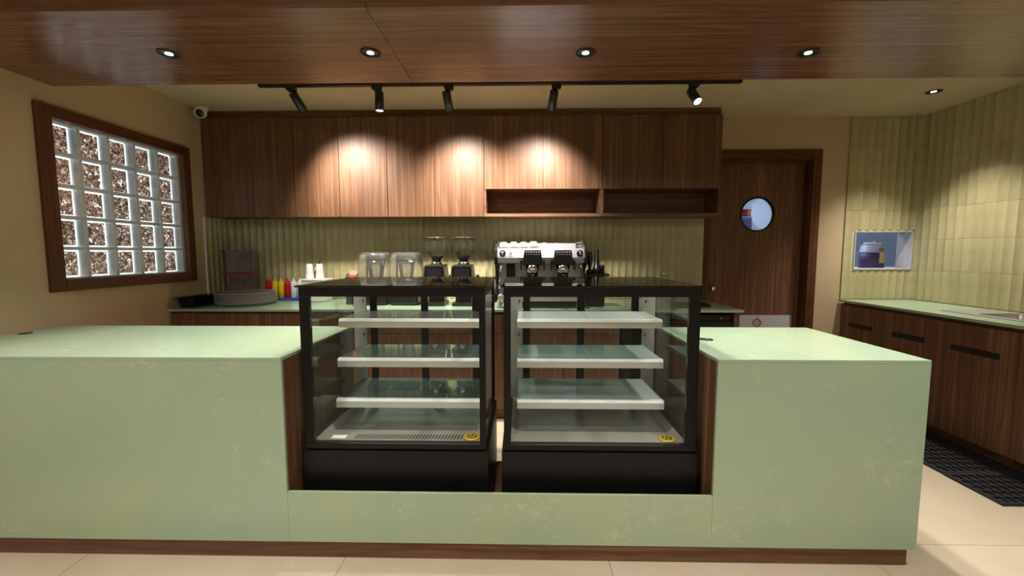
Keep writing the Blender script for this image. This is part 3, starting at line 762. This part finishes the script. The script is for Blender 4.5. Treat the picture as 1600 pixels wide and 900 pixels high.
# ================================================================== LIGHT FITTINGS
def spot(name, parent, loc, aim, power, color, size, blend, rad):
    d = bpy.data.lights.new(name, 'SPOT'); d.energy = power; d.color = color; d.spot_size = math.radians(size); d.spot_blend = blend; d.shadow_soft_size = rad
    o = bpy.data.objects.new(name, d); COL.objects.link(o); o.parent = parent; o.location = loc
    o.rotation_euler = Vector(aim).to_track_quat('-Z', 'Y').to_euler(); return o
def downlight(label, x, y, z, power, lens='lamp_dim', grp_='recessed downlights over the counter'):
    o = thing('recessed_downlight', label, 'ceiling light', (x, y, z), group=grp_)
    MB().lathe([(.052, -.0005), (.052, -.005), (.047, -.006), (.042, -.003), (.042, -.0005)], seg=28, cap=False).build('trim_ring', 'charcoal', o)
    MB().lathe([(.0415, -.0005), (.034, -.0008), (.026, -.0012), (0, -.0012)], seg=28, cap=False).build('reflector', 'charcoal_gloss', o)
    MB().lathe([(0, -.0014), (.018, -.0014), (.018, -.0035), (.014, -.0045), (0, -.0045)], seg=20).build('lamp_lens', lens, o)
    spot('downlight_beam', o, (0, 0, -.012), (0, 0, -1), power, WARM, 88, .8, .03)
    return o
downlight('recessed downlight in the soffit nearest the glass block window', -1.813, 2.215, ZS, W_DOWN)
downlight('recessed downlight in the soffit above the clear shelved display case', -.771, 2.227, ZS, W_DOWN)
downlight('recessed downlight in the soffit above the frosted shelved display case', .333, 2.252, ZS, W_DOWN)
downlight('recessed downlight in the soffit above the short counter wing', 1.478, 2.277, ZS, W_DOWN)
downlight('recessed downlight in the cream ceiling by the tiled side wall', 3.282, 3.514, ZC, W_DOWN * 1.35)
for x, wh in ((-2.0, 'nearest the window wall'), (-.2, 'straight above the camera'), (1.7, 'nearest the tiled wall')):
    downlight('recessed downlight over the customer side of the counter, ' + wh, x, 0.95, 2.9, W_FRONT, grp_='recessed downlights over the customer side')
# track rail
YT = 3.22
tag(MB().box(-1.965, 1.62, YT - .018, YT + .018, ZC - .034, ZC - .0005, bev=.002).build('track_rail', 'black_satin'), 'long black lighting track on the cream ceiling', 'track rail')
def track_head(label, x, side, aim, power, lit, length=.14, r=.032, size=100):
    o = thing('track_spotlight', label, 'spotlight', (x, YT, ZC - .034), group='black spotlights on the ceiling track')
    a = MB(); a.prism([(-.035, -.0005), (.035, -.0005), (.035, -.022), (.022, -.034), (-.022, -.034), (-.035, -.022)], 'y', -.017, .017); a.build('track_adapter', 'black_satin', o)
    sx = side * .018
    a = MB(); a.tube([(sx, 0, -.03), (sx, 0, -.062)], .0075, 10); a.build('stem', 'black_satin', o)
    v = Vector(aim).normalized(); q = v.to_track_quat('Z', 'Y').to_matrix().to_4x4()
    top = Vector((sx, 0, -.06)) - v * .018
    mt = Matrix.Translation(top) @ q
    b = MB(); b.lathe([(0, 0), (r - .004, 0), (r, .004), (r, length), (r - .003, length), (r - .004, length - .012), (0, length - .012)], (0, 0, 0), 24, mt); b.build('barrel', 'black_satin', o)
    b = MB(); b.lathe([(0, length - .0115), (r - .0045, length - .0115), (r - .0045, length - .006), (0, length - .003)], (0, 0, 0), 20, mt); b.build('lamp_lens', lit, o)
    spot('spotlight_beam', o, tuple(mt @ Vector((0, 0, length + .004))), tuple(v), power, WARM, size, 1.0, .05)
track_head('black track spotlight nearest the window, tilted sideways at the cabinets', -1.72, 1, (.36, .74, -1), W_TRACK, 'lamp')
track_head('black track spotlight pointing straight down, second from the window', -1.075, 1, (0, -.03, -1), W_TRACK, 'lamp')
track_head('black track spotlight in the middle of the track, aimed at the cabinets', -.535, -1, (.08, .74, -1), W_TRACK, 'lamp')
track_head('black track spotlight above the espresso machine, aimed at the cabinets', .265, -1, (-.15, .74, -1), W_TRACK, 'lamp')
track_head('black track spotlight with glaring lens turned towards the camera', 1.275, -1, (.22, -.75, -1), W_TRACK, 'lamp', size=62)
# panels of the customer area lamps behind the camera
for k, (x, y) in enumerate(ROOM_LAMPS):
    where = ['behind the camera beside the window wall', 'behind the camera', 'at the far end of the customer area beside the window wall', 'at the far end of the customer area'][k]
    tag(MB().box(x - .3, x + .3, y - .3, y + .3, 2.875, 2.8995, bev=.003).build('ceiling_lamp', 'panel'), 'square lit ceiling lamp ' + where, 'ceiling light', 'customer area ceiling lamps')
tag(MB().box(3.0, 3.6, 5.0, 5.6, 2.575, 2.5995, bev=.003).build('ceiling_lamp', 'panel'), 'square ceiling lamp inside the store room', 'ceiling light')

# security camera
cc = thing('security_camera', 'small white turret security camera on the ceiling corner above the cabinets', 'camera', (-2.80, 3.735, ZC))
MB().lathe([(0, -.0005), (.05, -.0005), (.052, -.01), (.046, -.03), (0, -.03)], seg=24).build('mount', 'white', cc)
v = Vector((.25, -.8, -.45)).normalized(); mt = Matrix.Translation((0, -.005, -.045)) @ v.to_track_quat('Z', 'Y').to_matrix().to_4x4()
MB().lathe([(0, -.045), (.025, -.038), (.042, -.015), (.046, .01), (.044, .04), (.036, .046), (.034, .036), (0, .036)], (0, 0, 0), 24, mt).build('camera_ball', 'white', cc)
MB().lathe([(0, .0365), (.033, .0365), (.03, .042), (.014, .046), (0, .047)], (0, 0, 0), 20, mt).build('lens', 'black_satin', cc)

# ================================================================== THINGS ON THE BACK WORKTOP
Z0 = ZT
# deep black tray
def gn_pan():
    o = thing('black_tray', 'deep black rectangular tray with flared rim beside the window wall', 'tray', (-2.776, 3.555, Z0))
    m = MB()
    def q(x, y, r, z): return [(a, b, z) for a, b in rr(-x, x, -y, y, r)]
    loft(m, [q(.054, .155, .02, .0005), q(.066, .173, .02, .078), q(.087, .195, .015, .084), q(.087, .195, .015, .088), q(.063, .17, .02, .084), q(.05, .151, .02, .004)], smooth=False)
    b = m.build('tray_shell', 'black_satin', o)
    MB().prism(rr(-.054, .054, -.155, .155, .02), 'z', .0003, .0025).build('tray_bottom', 'black_satin', o)
gn_pan()
# stack of round trays
trp = None
for k in range(6):
    zz = Z0 + .0005 + k * .0155
    lab = ['lowest', 'second lowest', 'third lowest', 'third highest', 'second highest', 'topmost'][k] + ' grey round serving tray of the stack'
    if trp is None:
        trp = thing('round_tray', lab, 'tray', (-2.445, 3.665, zz), group='stacked grey round trays')
        MB().lathe([(0, 0), (.205, 0), (.222, .004), (.232, .03), (.238, .032), (.238, .029), (.229, .0275), (.219, .0065), (.2, .0035), (0, .0035)], seg=56).build('tray_dish', 'grey_tray', trp)
        MB().lathe([(.233, .031), (.2385, .0325), (.2395, .0305), (.236, .0285), (.233, .031)], seg=56, cap=False).build('rim_bead', 'tray_rim', trp)
    else:
        c = copy_tree(trp); c['label'] = lab; c.location = (-2.445 + random.uniform(-.0012, .0012), 3.665 + random.uniform(-.0012, .0012), zz)
# two lidded storage boxes in the corner
def storage_box(label, zz, h, lid):
    o = thing('storage_box', label, 'container', (-2.685, 3.94, zz), (0, 0, math.radians(43)), group='stacked clear storage boxes')
    m = MB()
    def q(x, y, r, z): return [(a, b, z) for a, b in rr(-x, x, -y, y, r, 4)]
    loft(m, [q(.108, .10, .02, .0005), q(.118, .11, .022, h - .022), q(.122, .114, .022, h - .02), q(.122, .114, .022, h - .017), q(.1155, .1075, .022, h - .02), q(.1055, .0975, .02, .004)], smooth=False)
    m.build('box_body', 'box_plastic', o)
    m = MB()
    loft(m, [q(.121, .113, .022, h - .0165), q(.127, .119, .024, h - .0165), q(.127, .119, .024, h - .003), q(.12, .112, .02, h - .0005)], smooth=False)
    m.build('lid', lid, o)
    MB().box(-.045, .045, -.122, -.1195, h - .06, h - .0168, bev=.001).build('clip', 'box_plastic', o)
storage_box('clear plastic storage box with dark red lid, the lower of two', Z0 + .0005, .265, 'red_lid')
storage_box('clear plastic storage box with blue lid, on top of the red lidded box', Z0 + .2665, .215, 'blue_lid')
# blue board under the squeeze bottles
m = MB(); q_ = lambda d, r, z: [(a, b, z) for a, b in rr(-.225 + d, .225 - d, -.085 + d, .085 - d, r, 6)]
loft(m, [q_(.012, .05, .0005), q_(.002, .06, .006), q_(0, .06, .022), q_(.006, .055, .024), q_(.014, .05, .019)], smooth=False); m.prism(rr(-.21, .21, -.07, .07, .05), 'z', .0004, .002)
bo = m.build('blue_tray', 'blue'); bo.location = (-2.27, 4.022, Z0); tag(bo, 'blue oblong tray carrying the squeeze bottles', 'tray')
# squeeze bottles
def bottle(label, x, y, mat):
    o = thing('squeeze_bottle', label, 'bottle', (x, y, Z0 + .0195), group='squeeze bottles on the blue tray')
    MB().lathe([(0, 0), (.0255, 0), (.0285, .004), (.0285, .138), (.0265, .148), (.020, .155), (0, .155)], seg=20).build('bottle_body', mat, o)
    MB().lathe([(0, .1551), (.018, .1551), (.018, .163), (.009, .168), (.006, .178), (.003, .192), (0, .192)], seg=16).build('nozzle_cap', mat, o)
for lab, x, mt_ in (('red squeeze bottle, leftmost of the row beside the storage boxes', -2.475, 'red'), ('yellow squeeze bottle next to the leftmost red one', -2.414, 'yellow'), ('yellow squeeze bottle next to the second red one', -2.353, 'yellow'),
                    ('red squeeze bottle between yellow and white ones', -2.290, 'red'), ('white squeeze bottle next to a red one', -2.229, 'white'), ('white squeeze bottle at the right end of the row', -2.168, 'white')):
    bottle(lab, x + .015, 4.03, mt_)
# white holder with two stacks of cups
ch = thing('cup_holder', 'white box shaped holder under the two cup stacks', 'holder', (-1.92, 3.90, Z0))
MB().box(-.105, .105, -.09, .09, .0005, .20, bev=.008).build('holder_box', 'white', ch); MB().box(-.115, .115, -.10, .10, .2005, .212, bev=.003).build('holder_top', 'white', ch)
for lab, x in (('stack of white paper cups upside down, nearer the squeeze bottles', -1.985), ('stack of white paper cups upside down with a black stick on top', -1.89)):
    o = thing('cup_stack', lab, 'cups', (x, 3.90, Z0 + .2125), group='upside down white paper cups')
    prof = [(0, 0), (.040, 0)]
    for k in range(4): prof += [(.041 - .0012 * k, .006 + .012 * k), (.0385 - .0012 * k, .007 + .012 * k), (.038 - .0012 * k, .012 + .012 * k)]
    prof += [(.027, .135), (.025, .138), (0, .138)]
    MB().lathe(prof, seg=24).build('cups', 'paper', o)
    if 'stick' in lab: MB().tube([(.004, 0, .1385), (.006, 0, .172)], .005, 8).build('stirrer', 'black_satin', o)
ob = thing('small_bottle', 'small dark bottle with pale cap between the white cup stacks', 'bottle', (-1.9375, 3.935, Z0 + .2125))
MB().lathe([(0, 0), (.018, 0), (.018, .06), (.012, .07), (.012, .075), (0, .075)], seg=16).build('bottle_body', 'black_satin', ob)
MB().lathe([(0, .0755), (.013, .0755), (.013, .1), (0, .1)], seg=16).build('cap', 'white', ob)
# black and coral cartons
for nm, lab, x, h, w_, mt_ in (('carton', 'plain black carton next to the one with the coral red top', -1.515, .272, .035, 'black_satin'), ('carton', 'black carton with coral red top beside the clear blender cover', -1.462, .293, .062, 'orange')):
    o = thing(nm, lab, 'carton', (x, 3.66, Z0)); MB().box(-w_ / 2, w_ / 2, -.035, .035, .0005, h - .06, bev=.002).build('carton_body', 'black_satin', o); MB().box(-w_ / 2, w_ / 2, -.035, .035, h - .0598, h - .03).build('carton_band', mt_, o)
    MB().prism([(-.035, h - .0298), (.035, h - .0298), (.006, h), (-.006, h)], 'x', -w_ / 2, w_ / 2).build('carton_top', mt_, o)
# blenders with clear covers
def blender(label, x):
    o = thing('blender', label, 'blender', (x, 3.70, Z0), group='blenders under clear sound covers')
    MB().box(-.12, .12, -.13, .13, .0005, .17, bev=.02, seg=3).build('motor_base', 'black_satin', o)
    m = MB()
    def q(x_, y_, r, z): return [(a, b, z) for a, b in rr(-x_, x_, -y_, y_, r, 5)]
    loft(m, [q(.128, .132, .03, .1705), q(.13, .134, .032, .24), q(.122, .128, .035, .40), q(.112, .118, .04, .445), q(.095, .1, .04, .46)], smooth=True)
    m.build('sound_cover', 'clear_plastic', o)
    m = MB(); loft(m, [q(.119, .123, .028, .1715), q(.12, .124, .03, .24), q(.113, .119, .033, .395), q(.103, .109, .038, .437), q(.088, .093, .038, .45)]); m.build('cover_inner_face', 'clear_plastic', o)
    m = MB(); loft(m, [q(.04, .04, .012, .1706), q(.055, .055, .016, .30), q(.066, .066, .02, .385), q(.063, .063, .02, .385), q(.052, .052, .016, .30), q(.037, .037, .012, .175)]); m.build('jug', 'clear_plastic', o)
    MB().box(-.068, .068, -.068, .068, .3855, .402, bev=.006).build('jug_lid', 'charcoal', o)
    m = MB(); m.prism([(-.128, .236), (.128, .236), (.128, .246), (-.128, .246)], 'y', -.1365, -.1345); m.build('cover_handle', 'clear_plastic', o)
blender('blender under a clear cover, next to the coral carton', -1.283)
blender('blender under a clear cover, next to the coffee grinders', -1.01)
# coffee grinders
def grinder(label, x):
    o = thing('coffee_grinder', label, 'coffee grinder', (x, 3.66, Z0), group='coffee grinders with clear hoppers')
    MB().box(-.085, .085, -.14, .12, .0005, .03, bev=.006).build('foot', 'black_satin', o)
    m = MB(); m.prism([(-.10, .20), (.10, .20), (.078, .352), (-.078, .352)], 'y', -.12, .10, bev=.01); m.box(-.07, .07, -.03, .10, .03, .2005); b = m.build('grinder_body', 'black_satin', o)
    m = MB()
    for s in (-1, 1): m.prism([(s * .092, .205), (s * .104, .205), (s * .086, .345), (s * .073, .345)][::s], 'y', -.126, -.1205)
    m.box(-.078, .078, -.1255, -.1195, .337, .345, bev=.001)
    m.build('silver_edge', 'chrome', o)
    MB().box(-.066, .066, -.1255, -.1215, .235, .328, bev=.004).build('touch_screen', 'screen', o)
    m = MB(); m.tube([(0, -.13, .15), (0, -.10, .19)], [.02, .03], 14); m.build('spout', 'chrome', o)
    for s in (-1, 1): m = MB(); m.tube([(s * .045, -.08, .1), (s * .045, -.16, .1)], .005, 8); m.build('fork', 'chrome', o)
    MB().lathe([(0, .3525), (.05, .3525), (.05, .362), (.04, .372), (.036, .385), (0, .385)], seg=24).build('collar', 'chrome', o)
    MB().lathe([(.034, .3855), (.04, .392), (.066, .43), (.062, .43), (.036, .394), (0, .392)], seg=28).build('hopper_funnel', 'brown_lid', o)
    MB().lathe([(.064, .4305), (.084, .452), (.096, .49), (.094, .53), (.086, .573)], seg=32, cap=False).build('hopper', 'hopper', o)
    MB().lathe([(0, .574), (.102, .574), (.105, .579), (.102, .588), (.03, .594), (0, .594)], seg=32).build('hopper_lid', 'brown_lid', o)
    MB().box(.11, .135, -.02, .02, .235, .262, bev=.003).build('dose_knob', 'black_satin', o)
    return o
grinder('black coffee grinder with clear hopper, next to the blenders', -.735)
grinder('black coffee grinder with clear hopper, next to the espresso machine', -.498)

# espresso machine ---------------------------------------------------
em = thing('espresso_machine', 'chrome two group espresso machine with black group covers', 'espresso machine', (.166, 3.68, Z0))
L = em.location
ex0, ex1 = -.195, .528
def e_(nm, mat, *q, bev=0.0, parent=em, label=None): return MB(L).box(*q, bev=bev).build(nm, mat, parent, label)
e_('rear_body', 'machine', ex0, ex1, 3.63, 3.97, .99, 1.33, bev=.006)
m = MB(L); m.prism([(3.47, 1.312), (3.52, 1.3005), (3.97, 1.331), (3.97, 1.428), (3.50, 1.428), (3.452, 1.352)], 'x', ex0, ex1, bev=.004); hd = m.build('upper_housing', 'machine', em)
m = MB(L); m.prism([(3.449, 1.352), (3.4455, 1.3495), (3.466, 1.3085), (3.4695, 1.311)], 'x', ex0 + .01, ex1 - .01); m.build('front_strip', 'machine', em)
e_('drip_tray', 'machine', ex0 + .01, ex1 - .01, 3.40, 3.64, .995, 1.045, bev=.006)
e_('drip_grille', 'charcoal', ex0 + .04, ex1 - .04, 3.42, 3.62, 1.0455, 1.05)
for xx in (ex0 + .05, ex1 - .05):
    for yy in (3.45, 3.9): MB(L).lathe([(0, .0005), (.024, .0005), (.022, .02), (.016, .03), (.016, .0585), (0, .0585)], (xx, yy, Z0), 16).build('foot', 'chrome', em)
for x_a, x_b in ((ex0 - .02, ex0 - .0005), (ex1 + .0005, ex1 + .02)):
    m = MB(L); m.prism([(3.44, 1.30), (3.43, 1.35), (3.455, 1.41), (3.52, 1.465), (3.66, 1.49), (3.98, 1.49), (3.98, .985), (3.41, .985), (3.41, 1.06), (3.56, 1.12), (3.56, 1.24)], 'x', x_a, x_b, bev=.004); m.build('side_panel', 'black_satin', em)
# cup rail on top
for zz in (1.455, 1.482):
    m = MB(L); m.tube([(ex0 + .01, 3.53, zz), (ex0 + .01, 3.96, zz), (ex1 - .01, 3.96, zz), (ex1 - .01, 3.53, zz)], .006, 8); m.build('cup_rail', 'chrome', em)
e_('rail_back_plate', 'machine', ex0 + .012, ex1 - .012, 3.948, 3.954, 1.4285, 1.478)
def grp(cx):
    m = MB(L); m.prism([(cx - .066, 1.412), (cx + .066, 1.412), (cx + .083, 1.29), (cx - .083, 1.29)], 'y', 3.385, 3.4685, bev=.006); g_ = m.build('group_cover', 'black_satin', em)
    for k in range(6):
        xx = cx - .05 + k * .02; MB(L).box(xx - .006, xx + .006, 3.3815, 3.3845, 1.39, 1.402, bev=.001).build('button', 'white', g_)
        MB(L).box(xx - .006, xx + .006, 3.3825, 3.3845, 1.374, 1.379).build('button_lamp', 'alu', g_)
    m = MB(L); m.prism([(cx - .1, 1.325), (cx - .084, 1.325), (cx - .09, 1.25), (cx - .1, 1.25)], 'y', 3.40, 3.46); m.build('cover_wing', 'black_satin', g_); m = MB(L); m.prism([(cx + .084, 1.325), (cx + .1, 1.325), (cx + .1, 1.25), (cx + .09, 1.25)], 'y', 3.40, 3.46); m.build('cover_wing', 'black_satin', g_)
    MB(L).lathe([(0, 1.23), (.05, 1.23), (.055, 1.24), (.055, 1.289), (0, 1.289)], (cx, 3.43, 0), 24).build('group_head', 'chrome', g_)
    pfm = MB(L); pfm.lathe([(0, 1.17), (.02, 1.17), (.04, 1.19), (.045, 1.2), (.045, 1.229), (0, 1.229)], (cx, 3.43, 0), 24); pf_ = pfm.build('portafilter', 'charcoal', em)
    MB(L).tube([(cx, 3.385, 1.21), (cx, 3.33, 1.206), (cx, 3.25, 1.195), (cx, 3.235, 1.19)], [.011, .013, .017, .012], 12).build('portafilter_handle', 'black_satin', pf_)
grp(.098); grp(.345)
for cx in (-.148, .487):
    MB(L).lathe([(0, 0), (.026, 0), (.026, .012), (.02, .016), (0, .016)], (cx, 3.462, 1.386), 24, ry).build('steam_knob', 'black_satin', em)
    MB(L).lathe([(0, .0162), (.014, .0162), (.014, .02), (0, .021)], (cx, 3.462, 1.386), 20, ry).build('knob_cap', 'chrome', em)
e_('badge', 'white', -.094, -.068, 3.448, 3.458, 1.372, 1.402, bev=.004)
for s, cx in ((-1, -.16), (1, .50)):
    MB(L).tube([(cx, 3.475, 1.305), (cx, 3.44, 1.27), (cx + s * .01, 3.40, 1.16), (cx + s * .012, 3.395, 1.10)], .006, 10).build('steam_wand', 'chrome', em)
MB(L).box(-.12, -.05, 3.58, 3.629, 1.15, 1.30, bev=.008).build('gauge_housing', 'charcoal', em)
# cups on the machine
def cup(label, x, y, z, up):
    o = thing('cup', label, 'cup', (x, y, z), group='white cups on the espresso machine')
    MB().lathe([(0, .052), (.02, .052), (.034, .04), (.039, .015), (.0395, 0), (.037, 0), (.0365, .015), (.031, .038), (0, .047)], seg=24).build('cup_body', 'white_cer', o)
    MB().tube([(-.0, .034, .04), (0, .052, .036), (0, .056, .022), (0, .038, .012)], .004, 8).build('handle', 'white_cer', o)
for lab, x in (('upside down white cup at the outer end of the row', -.142), ('upside down white cup in the middle of the row', -.058), ('upside down white cup next to the white jug', .024)):
    cup(lab + ' on the espresso machine', x, 3.55, 1.4285, False)
tp = thing('milk_jug', 'small white jug on the espresso machine', 'jug', (.11, 3.56, 1.4285))
MB().lathe([(0, 0), (.034, 0), (.04, .012), (.036, .032), (.026, .046), (.027, .056), (.024, .056), (.023, .046), (0, .04)], seg=24).build('jug_body', 'white_cer', tp)
MB().tube([(.034, 0, .03), (.058, 0, .034), (.06, 0, .016), (.038, 0, .012)], .004, 8).build('handle', 'white_cer', tp)
# tamping stand
ts = thing('tamping_stand', 'black tamping stand with upright handles beside the espresso machine', 'tamping stand', (.645, 3.62, Z0))
MB().box(-.07, .07, -.07, .07, .0005, .255, bev=.008).build('stand_box', 'black_satin', ts)
MB().box(-.085, .105, -.08, .08, .2555, .275, bev=.003).build('stand_top', 'black_satin', ts)
MB().lathe([(0, .2755), (.03, .2755), (.03, .30), (.012, .315), (.02, .36), (.022, .40), (.014, .44), (.018, .46), (.012, .475), (0, .477)], (-.05, 0, 0), 18).build('tamper', 'black_satin', ts)
MB().lathe([(0, .2755), (.036, .2755), (.036, .325), (.024, .33), (.022, .395), (.016, .40), (.016, .478), (.012, .482), (0, .482)], (.01, 0, 0), 18).build('tamper', 'black_satin', ts)
MB().lathe([(0, .2755), (.022, .2755), (.022, .34), (.016, .35), (0, .35)], (.055, 0, 0), 18).build('tamper', 'black_satin', ts)
# chrome tap-like knob on the tiles
hk = thing('coat_hook', 'small round chrome hook on the tiled backsplash right of the espresso machine', 'hook', (1.39, YB - .004, 1.185))
MB().lathe([(0, 0), (.016, 0), (.016, .012), (.007, .016), (.007, .035), (.017, .045), (.02, .056), (.014, .066), (0, .068)], (0, 0, 0), 18, ry).build('hook_body', 'chrome', hk)
# card reader
cdr = thing('card_reader', 'flat black card reader on the worktop behind the frosted shelved case', 'card reader', (1.53, 3.55, Z0))
MB().prism([(-.05, .0005), (.06, .0005), (.06, .035), (-.045, .018)], 'x', -.06, .06, bev=.004).build('reader_body', 'black_satin', cdr)
m = MB(); m.prism([(-.035, .0225), (.045, .034), (.045, .0355), (-.035, .024)], 'x', -.045, .045); m.build('reader_screen', 'screen', cdr)

# ================================================================== STORE ROOM CONTENTS
sh = thing('store_shelf', 'white shelf inside the store room behind the hatch', 'shelf', (3.6, 4.6, 0))
L = sh.location
MB(L).box(3.15, 4.6, YB + .152, 4.95, 1.19, 1.224).build('shelf_board', 'white', sh)
for xx in (3.2, 4.55): MB(L).box(xx, xx + .04, YB + .16, 4.93, 0, 1.1898).build('shelf_leg', 'white', sh)
tb = thing('storage_tub', 'violet tub with white lid and tan label seen through the hatch', 'tub', (3.665, 4.46, 1.2245))
MB().lathe([(0, 0), (.098, 0), (.104, .01), (.106, .165), (0, .165)], seg=32).build('tub_body', 'purple', tb)
MB().lathe([(0, .1655), (.108, .1655), (.108, .172), (.1, .176), (.092, .24), (0, .24)], seg=32).build('tub_top', 'lilac', tb)
MB().lathe([(0, .2405), (.072, .2405), (.074, .262), (.06, .268), (0, .268)], seg=28).build('lid', 'white', tb)
MB().box(.02, .06, -.02, .02, .2685, .288, bev=.003).build('lid_knob', 'indigo', tb)
m = MB(); seg = 8
for k in range(seg):
    a0, a1 = math.radians(-95 + 48 * k / seg), math.radians(-95 + 48 * (k + 1) / seg)
    m.quad((.1085 * math.cos(a0), .1085 * math.sin(a0), .06), (.1085 * math.cos(a1), .1085 * math.sin(a1), .06), (.1085 * math.cos(a1), .1085 * math.sin(a1), .163), (.1085 * math.cos(a0), .1085 * math.sin(a0), .163))
m.build('label', 'tan', tb)
m = MB()
for k in range(seg):
    a0, a1 = math.radians(-95 + 48 * k / seg), math.radians(-95 + 48 * (k + 1) / seg)
    m.quad((.1 * math.cos(a0), .1 * math.sin(a0), .178), (.1 * math.cos(a1), .1 * math.sin(a1), .178), (.097 * math.cos(a1), .097 * math.sin(a1), .21), (.097 * math.cos(a0), .097 * math.sin(a0), .21))
m.build('label', 'rust', tb)
fz = thing('storage_locker', 'indigo locker in the store room seen through the porthole', 'locker', (2.58, 5.6, 0))
L = fz.location
MB(L).box(2.28, 2.88, 5.32, 5.9, .05, 1.838, bev=.008).build('locker_body', 'indigo', fz); MB(L).box(2.29, 2.87, 5.30, 5.319, .08, 1.82, bev=.004).build('locker_door', 'indigo', fz)
for xx in (2.32, 2.80): MB(L).box(xx, xx + .05, 5.4, 5.8, 0, .0495).build('foot', 'charcoal', fz)
rb = thing('red_box', 'red box on top of the indigo locker', 'box', (2.825, 5.4, 1.8385))
MB().box(-.05, .05, -.06, .06, .0003, .07, bev=.003).build('box_body', 'red', rb); MB().box(-.052, .052, -.062, .062, .0705, .092, bev=.003).build('box_lid', 'red', rb)
